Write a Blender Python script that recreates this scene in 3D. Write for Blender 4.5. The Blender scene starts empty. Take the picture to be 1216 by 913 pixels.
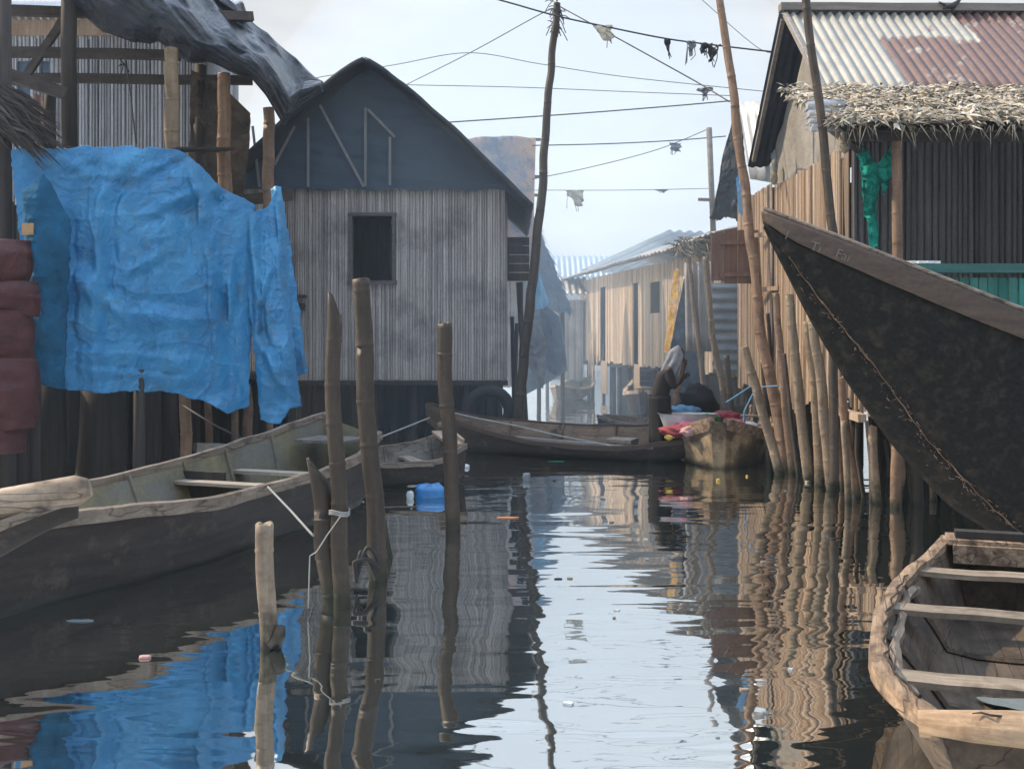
import bpy, bmesh, math, random
from mathutils import Vector, Matrix, noise as mn
R = math.radians
random.seed(7)
sc = bpy.context.scene
COL = sc.collection
# ------------------------------------------------------------------ camera
EYE = 1.9; F = 1216.0; HOR = 400.0
cam_d = bpy.data.cameras.new('camera'); cam = bpy.data.objects.new('camera', cam_d); COL.objects.link(cam)
cam.location = (0, 0, EYE); cam.rotation_euler = (R(90), 0, 0)
cam_d.sensor_width = 36; cam_d.lens = 36.0; cam_d.shift_y = -(456.5-HOR)/1216.0
cam_d.clip_start = .05; cam_d.clip_end = 2000
sc.camera = cam
# ------------------------------------------------------------------ sky and sun
SUN_DIR = Vector((-.68, .26, .69)).normalized()      # towards the sun: left, beyond the scene
elev = math.asin(SUN_DIR.z); azim = math.atan2(SUN_DIR.x, SUN_DIR.y)
w = bpy.data.worlds.new('World'); sc.world = w; w.use_nodes = True
nt = w.node_tree; nt.nodes.clear()
out = nt.nodes.new('ShaderNodeOutputWorld'); bg = nt.nodes.new('ShaderNodeBackground')
sky = nt.nodes.new('ShaderNodeTexSky'); sky.sky_type = 'NISHITA'; sky.sun_disc = False
sky.sun_elevation = elev; sky.sun_rotation = azim; sky.dust_density = 3.0; sky.air_density = 1.0; sky.ozone_density = 1.5
tc = nt.nodes.new('ShaderNodeTexCoord'); mp = nt.nodes.new('ShaderNodeMapping'); mp.inputs['Scale'].default_value = (1.6, 1.6, 6)
nz = nt.nodes.new('ShaderNodeTexNoise'); nz.inputs['Scale'].default_value = 1.7; nz.inputs['Detail'].default_value = 7; nz.inputs['Roughness'].default_value = .55
rp = nt.nodes.new('ShaderNodeValToRGB'); rp.color_ramp.elements[0].position = .40; rp.color_ramp.elements[1].position = .68
rp.color_ramp.elements[0].color = (.62, .62, .62, 1); rp.color_ramp.elements[1].color = (.92, .92, .92, 1)
mx = nt.nodes.new('ShaderNodeMix'); mx.data_type = 'RGBA'
mx.inputs['B'].default_value = (9.5, 9.5, 9.25, 1)
L = nt.links.new
L(tc.outputs['Generated'], mp.inputs['Vector']); L(mp.outputs[0], nz.inputs['Vector']); L(nz.outputs['Fac'], rp.inputs[0])
L(rp.outputs[0], mx.inputs['Factor']); L(sky.outputs[0], mx.inputs['A'])
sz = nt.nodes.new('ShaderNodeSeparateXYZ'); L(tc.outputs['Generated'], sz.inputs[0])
zr = nt.nodes.new('ShaderNodeMapRange'); zr.inputs['From Min'].default_value = .38; zr.inputs['From Max'].default_value = .9; zr.inputs['To Min'].default_value = 1.; zr.inputs['To Max'].default_value = 2.6   # sky strengthened overhead, out of view, to lift the shade
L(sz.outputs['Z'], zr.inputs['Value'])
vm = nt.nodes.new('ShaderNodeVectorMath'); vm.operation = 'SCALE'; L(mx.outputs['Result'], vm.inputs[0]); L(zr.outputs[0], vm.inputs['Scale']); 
zb = nt.nodes.new('ShaderNodeMapRange'); zb.inputs['From Min'].default_value = .36; zb.inputs['From Max'].default_value = .75; zb.inputs['To Min'].default_value = 0.; zb.inputs['To Max'].default_value = .65   # bluer tint added to the unseen overhead sky to cool the shade
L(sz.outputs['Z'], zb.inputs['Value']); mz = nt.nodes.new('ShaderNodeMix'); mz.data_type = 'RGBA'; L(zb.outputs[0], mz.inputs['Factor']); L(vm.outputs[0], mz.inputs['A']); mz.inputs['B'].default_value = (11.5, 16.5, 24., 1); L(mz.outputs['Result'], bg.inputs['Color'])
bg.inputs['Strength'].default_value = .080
L(bg.outputs[0], out.inputs['Surface'])
sd = bpy.data.lights.new('sun', 'SUN'); sd.energy = 5.0; sd.angle = R(.6); sd.color = (1, .81, .58)
so = bpy.data.objects.new('sun', sd); COL.objects.link(so); so.rotation_euler = SUN_DIR.to_track_quat('Z', 'Y').to_euler(); so.location = SUN_DIR*60
sc.view_settings.view_transform = 'Standard'; sc.view_settings.look = 'None'; sc.view_settings.gamma = 1; sc.view_settings.exposure = 0.36
sc.render.engine = 'CYCLES'
sc.cycles.max_bounces = 7; sc.cycles.volume_bounces = 3; sc.cycles.use_denoising = True
sc.cycles.volume_step_rate = 4

# ------------------------------------------------------------------ helpers
def P(px, py, Y):
    """point seen at photograph pixel (px,py) at a depth Y"""
    return Vector(((px-608)/F*Y, Y, EYE-(py-HOR)/F*Y))
def lerp(a, b, t): return a+(b-a)*t
def tab(table, t):
    if t <= table[0][0]: return table[0][1]
    for (a, va), (b, vb) in zip(table, table[1:]):
        if t <= b:
            s = (t-a)/(b-a); 
            return va+(vb-va)*s
    return table[-1][1]
def stab(table, t):      # smoothed table
    e = .04
    return (tab(table, t-e)+tab(table, t-e/2)+tab(table, t)+tab(table, t+e/2)+tab(table, t+e))/5
def fbm(x, y, z, o=4):
    return mn.fractal(Vector((x, y, z)), 1.0, 2.0, o, noise_basis='PERLIN_ORIGINAL')
def rnd(a=0., b=1.): return random.uniform(a, b)

def tag(o, label=None, cat=None, group=None, kind=None):
    if label: o['label'] = label
    if cat: o['category'] = cat
    if group: o['group'] = group
    if kind: o['kind'] = kind
    return o
def empty(name, loc, rz=0):
    o = bpy.data.objects.new(name, None); COL.objects.link(o); o.location = loc; o.rotation_euler = (0, 0, rz); o.empty_display_size = .2
    return o

class MB:
    def __init__(s): s.v = []; s.f = []; s.t = []; s.sm = []
    def add(s, vs, fs, tint=None, smooth=False):
        n = len(s.v); s.v += [Vector(v) for v in vs]
        if tint is None: tint = rnd()
        if not isinstance(tint, tuple): tint = (tint, 0., rnd())
        for f in fs: s.f.append([n+i for i in f]); s.sm.append(smooth)
        s.t += [tint]*len(vs)
    def box(s, c, size, rot=None, tint=None):
        hx, hy, hz = [d/2 for d in size]; c = Vector(c)
        vs = [Vector((x, y, z)) for x in (-hx, hx) for y in (-hy, hy) for z in (-hz, hz)]
        if rot is not None: vs = [rot @ v for v in vs]
        s.add([c+v for v in vs], [(0, 1, 3, 2), (4, 6, 7, 5), (0, 4, 5, 1), (2, 3, 7, 6), (0, 2, 6, 4), (1, 5, 7, 3)], tint)
    def beam(s, p, q, wd, ht, up=(0, 0, 1), tint=None, wob=0.0, seg=1):
        p = Vector(p); q = Vector(q); d = (q-p).normalized(); up = Vector(up)
        if abs(d.dot(up)) > .95: up = Vector((0, 1, 0))
        sd_ = d.cross(up).normalized(); u = sd_.cross(d).normalized()
        vs = []; fs = []
        for i in range(seg+1):
            c = p.lerp(q, i/seg)
            if wob: c = c+sd_*rnd(-wob, wob)+u*rnd(-wob, wob)
            for a, b in ((-1, -1), (1, -1), (1, 1), (-1, 1)): vs.append(c+sd_*a*wd/2*(1+rnd(-wob, wob)*3)+u*b*ht/2)
            if i:
                n = (i-1)*4
                for k in range(4): fs.append((n+k, n+(k+1) % 4, n+4+(k+1) % 4, n+4+k))
        fs.append((3, 2, 1, 0)); n = seg*4; fs.append((n, n+1, n+2, n+3))
        s.add(vs, fs, tint)
    def tube(s, pts, rad, seg=8, caps=True, tint=None, smooth=True, squash=1.0):
        pts = [Vector(p) for p in pts]; n = len(pts)
        if not isinstance(rad, (list, tuple)): rad = [rad]*n
        vs = []; fs = []; d0 = (pts[1]-pts[0]).normalized()
        ref = Vector((0, 1, 0)) if abs(d0.y) < .9 else Vector((1, 0, 0))
        a = d0.cross(ref).normalized()
        for i, p in enumerate(pts):
            d = (pts[min(i+1, n-1)]-pts[max(i-1, 0)]).normalized()
            a = (a-d*a.dot(d)).normalized(); b = d.cross(a)
            for k in range(seg):
                th = 2*math.pi*k/seg
                vs.append(p+(a*math.cos(th)+b*math.sin(th)*squash)*rad[i])
        for i in range(n-1):
            for k in range(seg):
                fs.append((i*seg+k, i*seg+(k+1) % seg, (i+1)*seg+(k+1) % seg, (i+1)*seg+k))
        s.add(vs, fs, tint, smooth)
        if caps:
            m = len(s.v)-len(vs)
            s.f.append([m+k for k in range(seg)][::-1]); s.sm.append(False)
            s.f.append([m+(n-1)*seg+k for k in range(seg)]); s.sm.append(False)
    def grid(s, fn, nu, nv, tint=None, smooth=True, flip=False):
        vs = []; ts = []; n = len(s.v)
        for i in range(nu+1):
            for j in range(nv+1):
                r = fn(i/nu, j/nv)
                if isinstance(r, tuple) and len(r) == 2 and isinstance(r[1], tuple): vs.append(Vector(r[0])); ts.append(r[1])
                else: vs.append(Vector(r)); ts.append(None)
        tt = rnd() if tint is None else tint
        if not isinstance(tt, tuple): tt = (tt, 0., rnd())
        s.v += vs; s.t += [x or tt for x in ts]
        for i in range(nu):
            for j in range(nv):
                a = n+i*(nv+1)+j
                f = [a, a+nv+1, a+nv+2, a+1]
                s.f.append(f[::-1] if flip else f); s.sm.append(smooth)
    def build(s, name, m, parent=None, solid=None, bevel=None):
        org = Vector((0, 0, 0)); local = getattr(parent, 'is_local', False) if False else False
        me = bpy.data.meshes.new(name)
        if parent is None:
            zs = min(v.z for v in s.v); cx = sum((v.x for v in s.v))/len(s.v); cy = sum((v.y for v in s.v))/len(s.v)
            org = Vector((cx, cy, zs))
        else:
            if parent.get('_local'): org = Vector((0, 0, 0))
            else: org = Vector(parent.get('_org', (0, 0, 0)))
        me.from_pydata([v-org for v in s.v], [], s.f); me.update()
        for p, q in zip(me.polygons, s.sm): p.use_smooth = q
        at = me.color_attributes.new('tint', 'FLOAT_COLOR', 'POINT')
        for i, t in enumerate(s.t): at.data[i].color = (t[0], t[1], t[2], 1)
        me.materials.append(m)
        o = bpy.data.objects.new(name, me); COL.objects.link(o)
        if parent is None: o.location = org
        else: o.parent = parent
        if parent is None or not parent.get('_local'): o['_org'] = tuple(org)
        else: o['_local'] = 1
        if solid:
            md = o.modifiers.new('solid', 'SOLIDIFY'); md.thickness = solid; md.offset = 0
        if bevel:
            md = o.modifiers.new('bevel', 'BEVEL'); md.width = bevel; md.segments = 2; md.limit_method = 'ANGLE'; md.angle_limit = R(40)
        return o
def root(name, loc, label, cat, group=None, rz=None):
    """Empty at a thing's base. rz None: children given in world coordinates; else children are local and turned by rz"""
    o = empty(name, loc, rz or 0); tag(o, label, cat, group)
    if rz is None: o['_org'] = tuple(Vector(loc))
    else: o['_local'] = 1
    return o

# ------------------------------------------------------------------ materials
def newmat(name):
    m = bpy.data.materials.new(name); m.use_nodes = True; n = m.node_tree; n.nodes.clear()
    o = n.nodes.new('ShaderNodeOutputMaterial'); b = n.nodes.new('ShaderNodeBsdfPrincipled'); n.links.new(b.outputs[0], o.inputs['Surface'])
    return m, n, b, o
def mixc(n, fac, a, b, mode='MIX'):
    x = n.nodes.new('ShaderNodeMix'); x.data_type = 'RGBA'; x.blend_type = mode
    for key, val in (('Factor', fac), ('A', a), ('B', b)):
        if isinstance(val, (int, float)): x.inputs[key].default_value = val
        elif isinstance(val, tuple): x.inputs[key].default_value = (*val[:3], 1)
        else: n.links.new(val, x.inputs[key])
    return x.outputs['Result']
def noisen(n, vec, scale, detail=6, rough=.6, dist=0):
    x = n.nodes.new('ShaderNodeTexNoise'); x.inputs['Scale'].default_value = scale; x.inputs['Detail'].default_value = detail
    x.inputs['Roughness'].default_value = rough; x.inputs['Distortion'].default_value = dist
    n.links.new(vec, x.inputs['Vector']); return x.outputs['Fac']
def rampn(n, fac, a, b, ca=(0, 0, 0), cb=(1, 1, 1)):
    x = n.nodes.new('ShaderNodeValToRGB'); x.color_ramp.elements[0].position = a; x.color_ramp.elements[1].position = b
    x.color_ramp.elements[0].color = (*ca, 1); x.color_ramp.elements[1].color = (*cb, 1); n.links.new(fac, x.inputs[0]); return x.outputs[0]
def wood(name, c1, c2, grain='z', gs=14, rough=.82, bump=.004, tint=.5, stain=None, st=(.55, .7), sscale=1.6, wet=None, cracks=0, ao=False, bands=None):
    m, n, b, o = newmat(name)
    tc_ = n.nodes.new('ShaderNodeTexCoord'); mp_ = n.nodes.new('ShaderNodeMapping')
    s = {'z': (1, 1, .07), 'x': (.07, 1, 1), 'y': (1, .07, 1), 'n': (1, 1, 1)}[grain]
    mp_.inputs['Scale'].default_value = s; n.links.new(tc_.outputs['Object'], mp_.inputs['Vector'])
    f = noisen(n, mp_.outputs[0], gs, 8, .65, .3)
    col = mixc(n, rampn(n, f, .3, .7), c1, c2)
    at = n.nodes.new('ShaderNodeAttribute'); at.attribute_name = 'tint'; sep = n.nodes.new('ShaderNodeSeparateColor'); n.links.new(at.outputs['Color'], sep.inputs[0])
    hs = n.nodes.new('ShaderNodeHueSaturation'); mr = n.nodes.new('ShaderNodeMapRange')
    mr.inputs['To Min'].default_value = 1-tint; mr.inputs['To Max'].default_value = 1+tint*.6
    n.links.new(sep.outputs['Red'], mr.inputs['Value']); n.links.new(mr.outputs[0], hs.inputs['Value']); n.links.new(col, hs.inputs['Color'])
    mr2 = n.nodes.new('ShaderNodeMapRange'); mr2.inputs['To Min'].default_value = 1-tint*.5; mr2.inputs['To Max'].default_value = 1+tint*.3
    n.links.new(sep.outputs['Blue'], mr2.inputs['Value']); n.links.new(mr2.outputs[0], hs.inputs['Saturation'])
    col = hs.outputs[0]
    big = noisen(n, tc_.outputs['Object'], sscale, 7, .62)
    if stain: col = mixc(n, rampn(n, big, st[0], st[1]), col, stain)
    fine = noisen(n, tc_.outputs['Object'], 26, 5, .7)
    col = mixc(n, .55, col, rampn(n, fine, .25, .75, (.45, .45, .45), (1, 1, 1)), 'MULTIPLY')
    hgt = f
    if cracks:
        vo = n.nodes.new('ShaderNodeTexNoise'); vo.inputs['Scale'].default_value = 7; vo.inputs['Detail'].default_value = 2
        mp3 = n.nodes.new('ShaderNodeMapping'); mp3.inputs['Scale'].default_value = tuple(x if x == 1 else .03 for x in s); n.links.new(tc_.outputs['Object'], mp3.inputs['Vector']); n.links.new(mp3.outputs[0], vo.inputs['Vector'])
        ma = n.nodes.new('ShaderNodeMath'); ma.operation = 'SUBTRACT'; ma.inputs[1].default_value = .5; n.links.new(vo.outputs['Fac'], ma.inputs[0])
        mb_ = n.nodes.new('ShaderNodeMath'); mb_.operation = 'ABSOLUTE'; n.links.new(ma.outputs[0], mb_.inputs[0])
        cr = rampn(n, mb_.outputs[0], .0, cracks, (.4, .4, .4), (1, 1, 1))
        col = mixc(n, 1.0, col, cr, 'MULTIPLY'); hgt = mixc(n, 1.0, f, cr, 'MULTIPLY')
    if wet:     # band of slime / damp wood just above the water (world height)
        ge = n.nodes.new('ShaderNodeNewGeometry'); sx = n.nodes.new('ShaderNodeSeparateXYZ'); n.links.new(ge.outputs['Position'], sx.inputs[0])
        ad = n.nodes.new('ShaderNodeMath'); ad.operation = 'MULTIPLY_ADD'; ad.inputs[1].default_value = wet*1.2; n.links.new(big, ad.inputs[0]); 
        ng = n.nodes.new('ShaderNodeMath'); ng.operation = 'MULTIPLY'; ng.inputs[1].default_value = -1; n.links.new(sx.outputs['Z'], ng.inputs[0]); n.links.new(ng.outputs[0], ad.inputs[2])
        wf = rampn(n, ad.outputs[0], wet*.15, wet*.6)
        col = mixc(n, wf, col, (.018, .020, .013)); 
        rr = n.nodes.new('ShaderNodeMapRange'); rr.inputs['To Min'].default_value = rough; rr.inputs['To Max'].default_value = .35; n.links.new(wf, rr.inputs['Value']); n.links.new(rr.outputs[0], b.inputs['Roughness'])
    else: b.inputs['Roughness'].default_value = rough
    n.links.new(col, b.inputs['Base Color'])
    bp = n.nodes.new('ShaderNodeBump'); bp.inputs['Distance'].default_value = bump; bp.inputs['Strength'].default_value = 1; n.links.new(hgt, bp.inputs['Height']); n.links.new(bp.outputs[0], b.inputs['Normal'])
    b.inputs['Specular IOR Level'].default_value = .3
    return m
def cloth(name, c1, c2, rough=.5, sc_=3, trans=.25, bump=.006, dirt=(.12, .1, .08), spec=.5, dst=(.6, .8)):
    m, n, b, o = newmat(name)
    tc_ = n.nodes.new('ShaderNodeTexCoord')
    big = noisen(n, tc_.outputs['Object'], sc_, 6, .6, .5); col = mixc(n, rampn(n, big, .35, .65), c1, c2)
    d2 = noisen(n, tc_.outputs['Object'], sc_*2.3, 9, .72); col = mixc(n, rampn(n, d2, dst[0], dst[1], (0, 0, 0), (.8, .8, .8)), col, dirt)
    wr = n.nodes.new('ShaderNodeTexVoronoi'); wr.feature = 'DISTANCE_TO_EDGE'; wr.inputs['Scale'].default_value = 5
    wv = noisen(n, tc_.outputs['Object'], 4, 4, .6, 1.5)
    av = n.nodes.new('ShaderNodeVectorMath'); av.operation = 'SCALE'; av.inputs['Scale'].default_value = .5
    cb = n.nodes.new('ShaderNodeVectorMath'); n.links.new(tc_.outputs['Object'], cb.inputs[0]); n.links.new(wv, av.inputs[0]); n.links.new(av.outputs[0], cb.inputs[1])
    n.links.new(cb.outputs[0], wr.inputs['Vector'])
    cre = rampn(n, wr.outputs['Distance'], 0, .25)
    h = mixc(n, .35, noisen(n, tc_.outputs['Object'], 11, 8, .62, 1.2), cre)
    bp = n.nodes.new('ShaderNodeBump'); bp.inputs['Distance'].default_value = bump*4; bp.inputs['Strength'].default_value = 1; n.links.new(h, bp.inputs['Height']); n.links.new(bp.outputs[0], b.inputs['Normal'])
    n.links.new(col, b.inputs['Base Color']); b.inputs['Roughness'].default_value = rough; b.inputs['Specular IOR Level'].default_value = spec
    if trans:
        tr = n.nodes.new('ShaderNodeBsdfTranslucent'); ms = n.nodes.new('ShaderNodeMixShader'); ms.inputs[0].default_value = trans
        n.links.new(col, tr.inputs['Color']); n.links.new(bp.outputs[0], tr.inputs['Normal'])
        n.links.new(b.outputs[0], ms.inputs[1]); n.links.new(tr.outputs[0], ms.inputs[2]); n.links.new(ms.outputs[0], o.inputs['Surface'])
    return m
def metal(name, c1, c2, rust=(.16, .07, .045), rust2=(.26, .11, .05), rough=.45, bias=0.):
    m, n, b, o = newmat(name)
    tc_ = n.nodes.new('ShaderNodeTexCoord'); at = n.nodes.new('ShaderNodeAttribute'); at.attribute_name = 'tint'
    sep = n.nodes.new('ShaderNodeSeparateColor'); n.links.new(at.outputs['Color'], sep.inputs[0])
    base = mixc(n, rampn(n, noisen(n, tc_.outputs['Object'], 2.2, 7, .6), .35, .65), c1, c2)
    rn = noisen(n, tc_.outputs['Object'], 1.6, 9, .68)
    ad = n.nodes.new('ShaderNodeMath'); ad.operation = 'ADD'; n.links.new(rn, ad.inputs[0]); n.links.new(sep.outputs['Green'], ad.inputs[1])
    rf = rampn(n, ad.outputs[0], .63-bias, .72-bias)
    rc = mixc(n, rampn(n, noisen(n, tc_.outputs['Object'], 7, 8, .7), .35, .7), rust, rust2)
    col = mixc(n, rf, base, rc)
    col = mixc(n, .5, col, rampn(n, noisen(n, tc_.outputs['Object'], 30, 4, .7), .3, .7, (.6, .6, .6), (1, 1, 1)), 'MULTIPLY')
    n.links.new(col, b.inputs['Base Color'])
    mr = n.nodes.new('ShaderNodeMapRange'); mr.inputs['To Min'].default_value = .3; mr.inputs['To Max'].default_value = 0; n.links.new(rf, mr.inputs['Value']); n.links.new(mr.outputs[0], b.inputs['Metallic'])
    b.inputs['Roughness'].default_value = rough
    return m
def plain(name, c, rough=.6, var=.35, s=8, **kw):
    m, n, b, o = newmat(name); tc_ = n.nodes.new('ShaderNodeTexCoord')
    f = noisen(n, tc_.outputs['Object'], s, 6, .65)
    n.links.new(mixc(n, rampn(n, f, .3, .7), tuple(x*(1-var) for x in c), c), b.inputs['Base Color']); b.inputs['Roughness'].default_value = rough
    for k, v in kw.items(): b.inputs[k].default_value = v
    return m

W = {}
W['slat_grey'] = wood('weathered grey raffia slats', (.31, .292, .278), (.51, .48, .455), 'z', 22, tint=.34, bump=.004, stain=(.13, .12, .12), st=(.5, .75), sscale=1.1)
W['slat_grey_back'] = wood('pale grey slats', (.32, .33, .36), (.52, .53, .56), 'z', 22, tint=.35, bump=.004)
W['slat_far'] = wood('pale raffia slats', (.42, .30, .20), (.66, .52, .38), 'z', 22, tint=.4, bump=.004)
W['slat_tan'] = wood('sunbleached tan slats', (.23, .155, .105), (.44, .325, .23), 'z', 22, tint=.5, bump=.004, stain=(.24, .17, .12), st=(.55, .8), sscale=1.4)
W['slat_dark'] = wood('shaded dark slats', (.06, .06, .065), (.13, .13, .14), 'z', 22, tint=.4, bump=.004)  # verandah shade put into the slat colour
W['dark_wood'] = wood('dark timber', (.022, .018, .017), (.058, .048, .042), 'z', 12, tint=.4, wet=.5)
W['dark_beam'] = wood('dark brown beams', (.04, .033, .032), (.10, .08, .07), 'x', 12, tint=.3)
W['bamboo'] = wood('aged bamboo', (.15, .108, .072), (.34, .26, .175), 'z', 12, tint=.35, rough=.6, bump=.003, stain=(.09, .065, .045), st=(.5, .72), sscale=5, wet=.6)
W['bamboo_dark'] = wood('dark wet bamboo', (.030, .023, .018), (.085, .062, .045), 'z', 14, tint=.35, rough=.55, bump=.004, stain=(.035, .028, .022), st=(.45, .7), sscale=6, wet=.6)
W['bamboo_mid'] = wood('brown bamboo', (.14, .08, .05), (.30, .19, .12), 'z', 14, tint=.3, rough=.6, bump=.003, stain=(.08, .05, .035), st=(.5, .75), sscale=6, wet=.6)
W['hull_dark'] = wood('tarred hull', (.018, .014, .012), (.052, .040, .033), 'x', 9, tint=.2, rough=.62, bump=.008, stain=(.095, .072, .056), st=(.55, .72), sscale=4.5, wet=.22)
W['cargo_hull'] = wood('flaking ochre planks', (.20, .14, .08), (.42, .32, .19), 'x', 8, tint=.2, rough=.8, bump=.01, stain=(.08, .055, .035), st=(.46, .62), sscale=2.2, wet=.25)
W['hull_black'] = wood('black pitch hull', (.007, .007, .007), (.018, .017, .015), 'n', 22, tint=.2, rough=.9, bump=.008, stain=(.045, .038, .028), st=(.50, .78), sscale=9)
W['gunwale'] = wood('worn gunwale', (.13, .10, .075), (.29, .235, .185), 'x', 16, tint=.25, rough=.75, bump=.008, stain=(.07, .05, .04), st=(.5, .7), sscale=5, cracks=.02)
W['gunwale_brown'] = wood('brown gunwale plank', (.048, .034, .027), (.095, .066, .050), 'x', 14, tint=.15, rough=.6, bump=.003)
W['gunwale_sun'] = wood('ochre bleached gunwale', (.12, .08, .052), (.40, .285, .19), 'x', 26, tint=.15, rough=.85, bump=.016, stain=(.10, .065, .045), st=(.46, .62), sscale=6, cracks=.014)
W['gunwale_pale'] = wood('bleached beam', (.20, .145, .10), (.40, .32, .24), 'x', 12, tint=.15, rough=.8, bump=.008, stain=(.10, .07, .05), st=(.5, .72), sscale=5, cracks=.012)
W['gunwale_sun_y'] = wood('ochre log', (.20, .13, .08), (.47, .35, .23), 'y', 22, tint=.15, rough=.75, bump=.010, stain=(.17, .10, .06), st=(.5, .7), sscale=6)
W['inner'] = wood('grey inner planking', (.10, .09, .08), (.23, .21, .185), 'x', 10, tint=.25, rough=.85, bump=.006, stain=(.06, .05, .04), st=(.5, .75), sscale=3, cracks=.012)
W['inner_yellow'] = wood('mossy yellow inner planking', (.11, .105, .085), (.26, .23, .12), 'n', 3, tint=.15, rough=.85, bump=.008, stain=(.15, .15, .14), st=(.50, .66), sscale=1.2)
W['inner_brown'] = wood('brown inner planking', (.11, .078, .055), (.25, .18, .125), 'x', 9, tint=.25, rough=.8, bump=.008, stain=(.05, .035, .025), st=(.5, .72), sscale=3.5, cracks=.014)
W['inner_deep'] = wood('deep brown inner planking', (.055, .040, .028), (.15, .108, .074), 'x', 9, tint=.25, rough=.8, bump=.010, stain=(.03, .022, .016), st=(.46, .68), sscale=3.5, cracks=.010)
W['thwart_b'] = wood('brown thwart board', (.13, .10, .072), (.29, .235, .175), 'y', 16, tint=.3, rough=.8, bump=.005, stain=(.07, .05, .036), st=(.5, .72), sscale=4)
W['thwart'] = wood('thwart board', (.19, .155, .12), (.40, .34, .27), 'y', 16, tint=.3, rough=.8, bump=.004, stain=(.10, .08, .06), st=(.55, .75), sscale=4)
W['plank'] = wood('grey plank', (.16, .14, .13), (.33, .30, .27), 'x', 14, tint=.4, bump=.004)
W['dark_frame'] = wood('grey brown frame', (.09, .085, .085), (.16, .15, .15), 'x', 14, tint=.2)
W['shutter'] = wood('red brown shutter boards', (.17, .09, .065), (.30, .18, .135), 'z', 12, tint=.35, rough=.7)
W['green'] = wood('green painted boards', (.015, .13, .115), (.03, .22, .19), 'z', 10, tint=.3, rough=.6, stain=(.08, .09, .075), st=(.6, .78), sscale=5)
W['green_rail'] = wood('dark green rail', (.02, .09, .085), (.035, .15, .14), 'x', 10, tint=.2, rough=.6)
W['thatch'] = wood('dry palm thatch', (.26, .215, .155), (.58, .50, .385), 'n', 9, tint=.85, rough=.9, bump=.0)
W['thatch_dark'] = wood('dark palm thatch', (.03, .027, .025), (.09, .08, .075), 'n', 9, tint=.6, rough=.9, bump=.0)
W['hull_black'].node_tree.nodes['Principled BSDF'].inputs['Specular IOR Level'].default_value = .12
C = {}
C['blue'] = cloth('blue tarpaulin', (.026, .215, .46), (.055, .31, .57), .36, 1.6, .28, .0045, (.09, .15, .20), .6, (.52, .76))
C['blue_dark'] = cloth('dark blue tarpaulin', (.010, .075, .15), (.014, .11, .22), .85, 2, .1, .006, (.02, .04, .08), .15)
C['black'] = cloth('black plastic sheet', (.008, .010, .016), (.012, .016, .025), .28, 2, .0, .004, (.02, .025, .03), .55, (.65, .9))
C['gable'] = cloth('blue grey roofing felt', (.045, .066, .092), (.060, .084, .112), .7, .6, .0, .0015, (.055, .07, .085), .3)
C['feltdark'] = cloth('dark roofing felt', (.022, .027, .035), (.035, .042, .052), .65, 1.2, .0, .004, (.05, .05, .05), .3)
C['brown_net'] = cloth('brown hanging net', (.055, .048, .042), (.10, .08, .065), .9, 3, .15, .006, (.03, .03, .03), .2)
C['teal'] = cloth('teal cloth', (.01, .28, .23), (.02, .38, .31), .8, 4, .35, .004, (.01, .16, .14), .2)
C['patch'] = cloth('faded patchwork tarpaulin', (.30, .33, .40), (.62, .40, .28), .7, .8, .35, .006, (.16, .24, .38), .3, (.5, .6))
C['paleblue'] = cloth('faded blue sheet', (.10, .28, .50), (.22, .42, .62), .6, 1.5, .3, .005, (.12, .16, .22), .3)
C['greycloth'] = cloth('grey sacking', (.22, .24, .27), (.36, .38, .41), .8, 1.5, .2, .005, (.12, .12, .13), .2)
C['sack'] = cloth('weathered sheet', (.20, .185, .165), (.29, .275, .25), .8, 1.5, .1, .004, (.10, .09, .08), .2)
C['mottled'] = cloth('mottled sack', (.40, .31, .16), (.16, .24, .33), .8, 7, .1, .004, (.10, .09, .08), .2, (.5, .6))
C['bluegrey'] = cloth('blue grey sheet', (.06, .10, .15), (.11, .16, .22), .7, 1.2, .1, .005, (.04, .05, .06), .3)
C['maroon'] = cloth('maroon coated sheet', (.045, .012, .014), (.078, .024, .026), .6, 3, .0, .004, (.06, .03, .03), .35)
C['white'] = cloth('dirty white rag', (.55, .53, .46), (.70, .68, .60), .8, 6, .4, .003, (.3, .27, .2), .2)
C['grey_white'] = cloth('pale headcloth', (.20, .205, .225), (.34, .345, .37), .8, 5, .2, .003, (.14, .14, .17), .2, (.5, .7))
C['orange'] = cloth('orange and white print', (.85, .32, .01), (.90, .86, .80), .7, 3.2, .45, .003, (.85, .50, .03), .2, (.45, .5))
Mt = {}
Mt['roof_pale'] = metal('pale corrugated iron', (.28, .265, .23), (.38, .36, .31), rust=(.105, .060, .052), rust2=(.17, .085, .058), rough=.5)
Mt['galv'] = metal('galvanised corrugated iron', (.34, .36, .38), (.47, .49, .50), rough=.4, bias=-.1)
Mt['roof_blue'] = metal('blue grey corrugated iron', (.20, .27, .34), (.30, .37, .43), rough=.4, bias=-.1)
Mt['roof_brown'] = metal('dull brown grey roofing', (.26, .245, .24), (.36, .34, .33), rough=.75, bias=-.05)
M_wire = plain('black wire', (.02, .02, .022), .6)
M_black = plain('black rubber', (.016, .016, .018), .7)
M_skin = plain('dark skin', (.035, .019, .013), .55)
M_shirt = plain('dark brown shirt', (.018, .014, .014), .9)
M_trous = plain('black skirt cloth', (.006, .007, .010), .9)
M_rope = plain('pale rope', (.30, .31, .30), .8)
M_ropeg = plain('grey strap', (.22, .235, .23), .8)
M_ropeb = plain('blue rope', (.10, .25, .42), .8)
M_white = plain('white plastic', (.72, .74, .76), .3)
M_bluep = plain('blue plastic', (.03, .20, .48), .3)
M_red = plain('red cloth', (.24, .03, .045), .8)
M_mag = plain('magenta cloth', (.20, .035, .09), .8)
M_grn = plain('green cloth', (.03, .20, .07), .8)
M_yel = plain('yellow plastic', (.62, .42, .06), .5)
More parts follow.
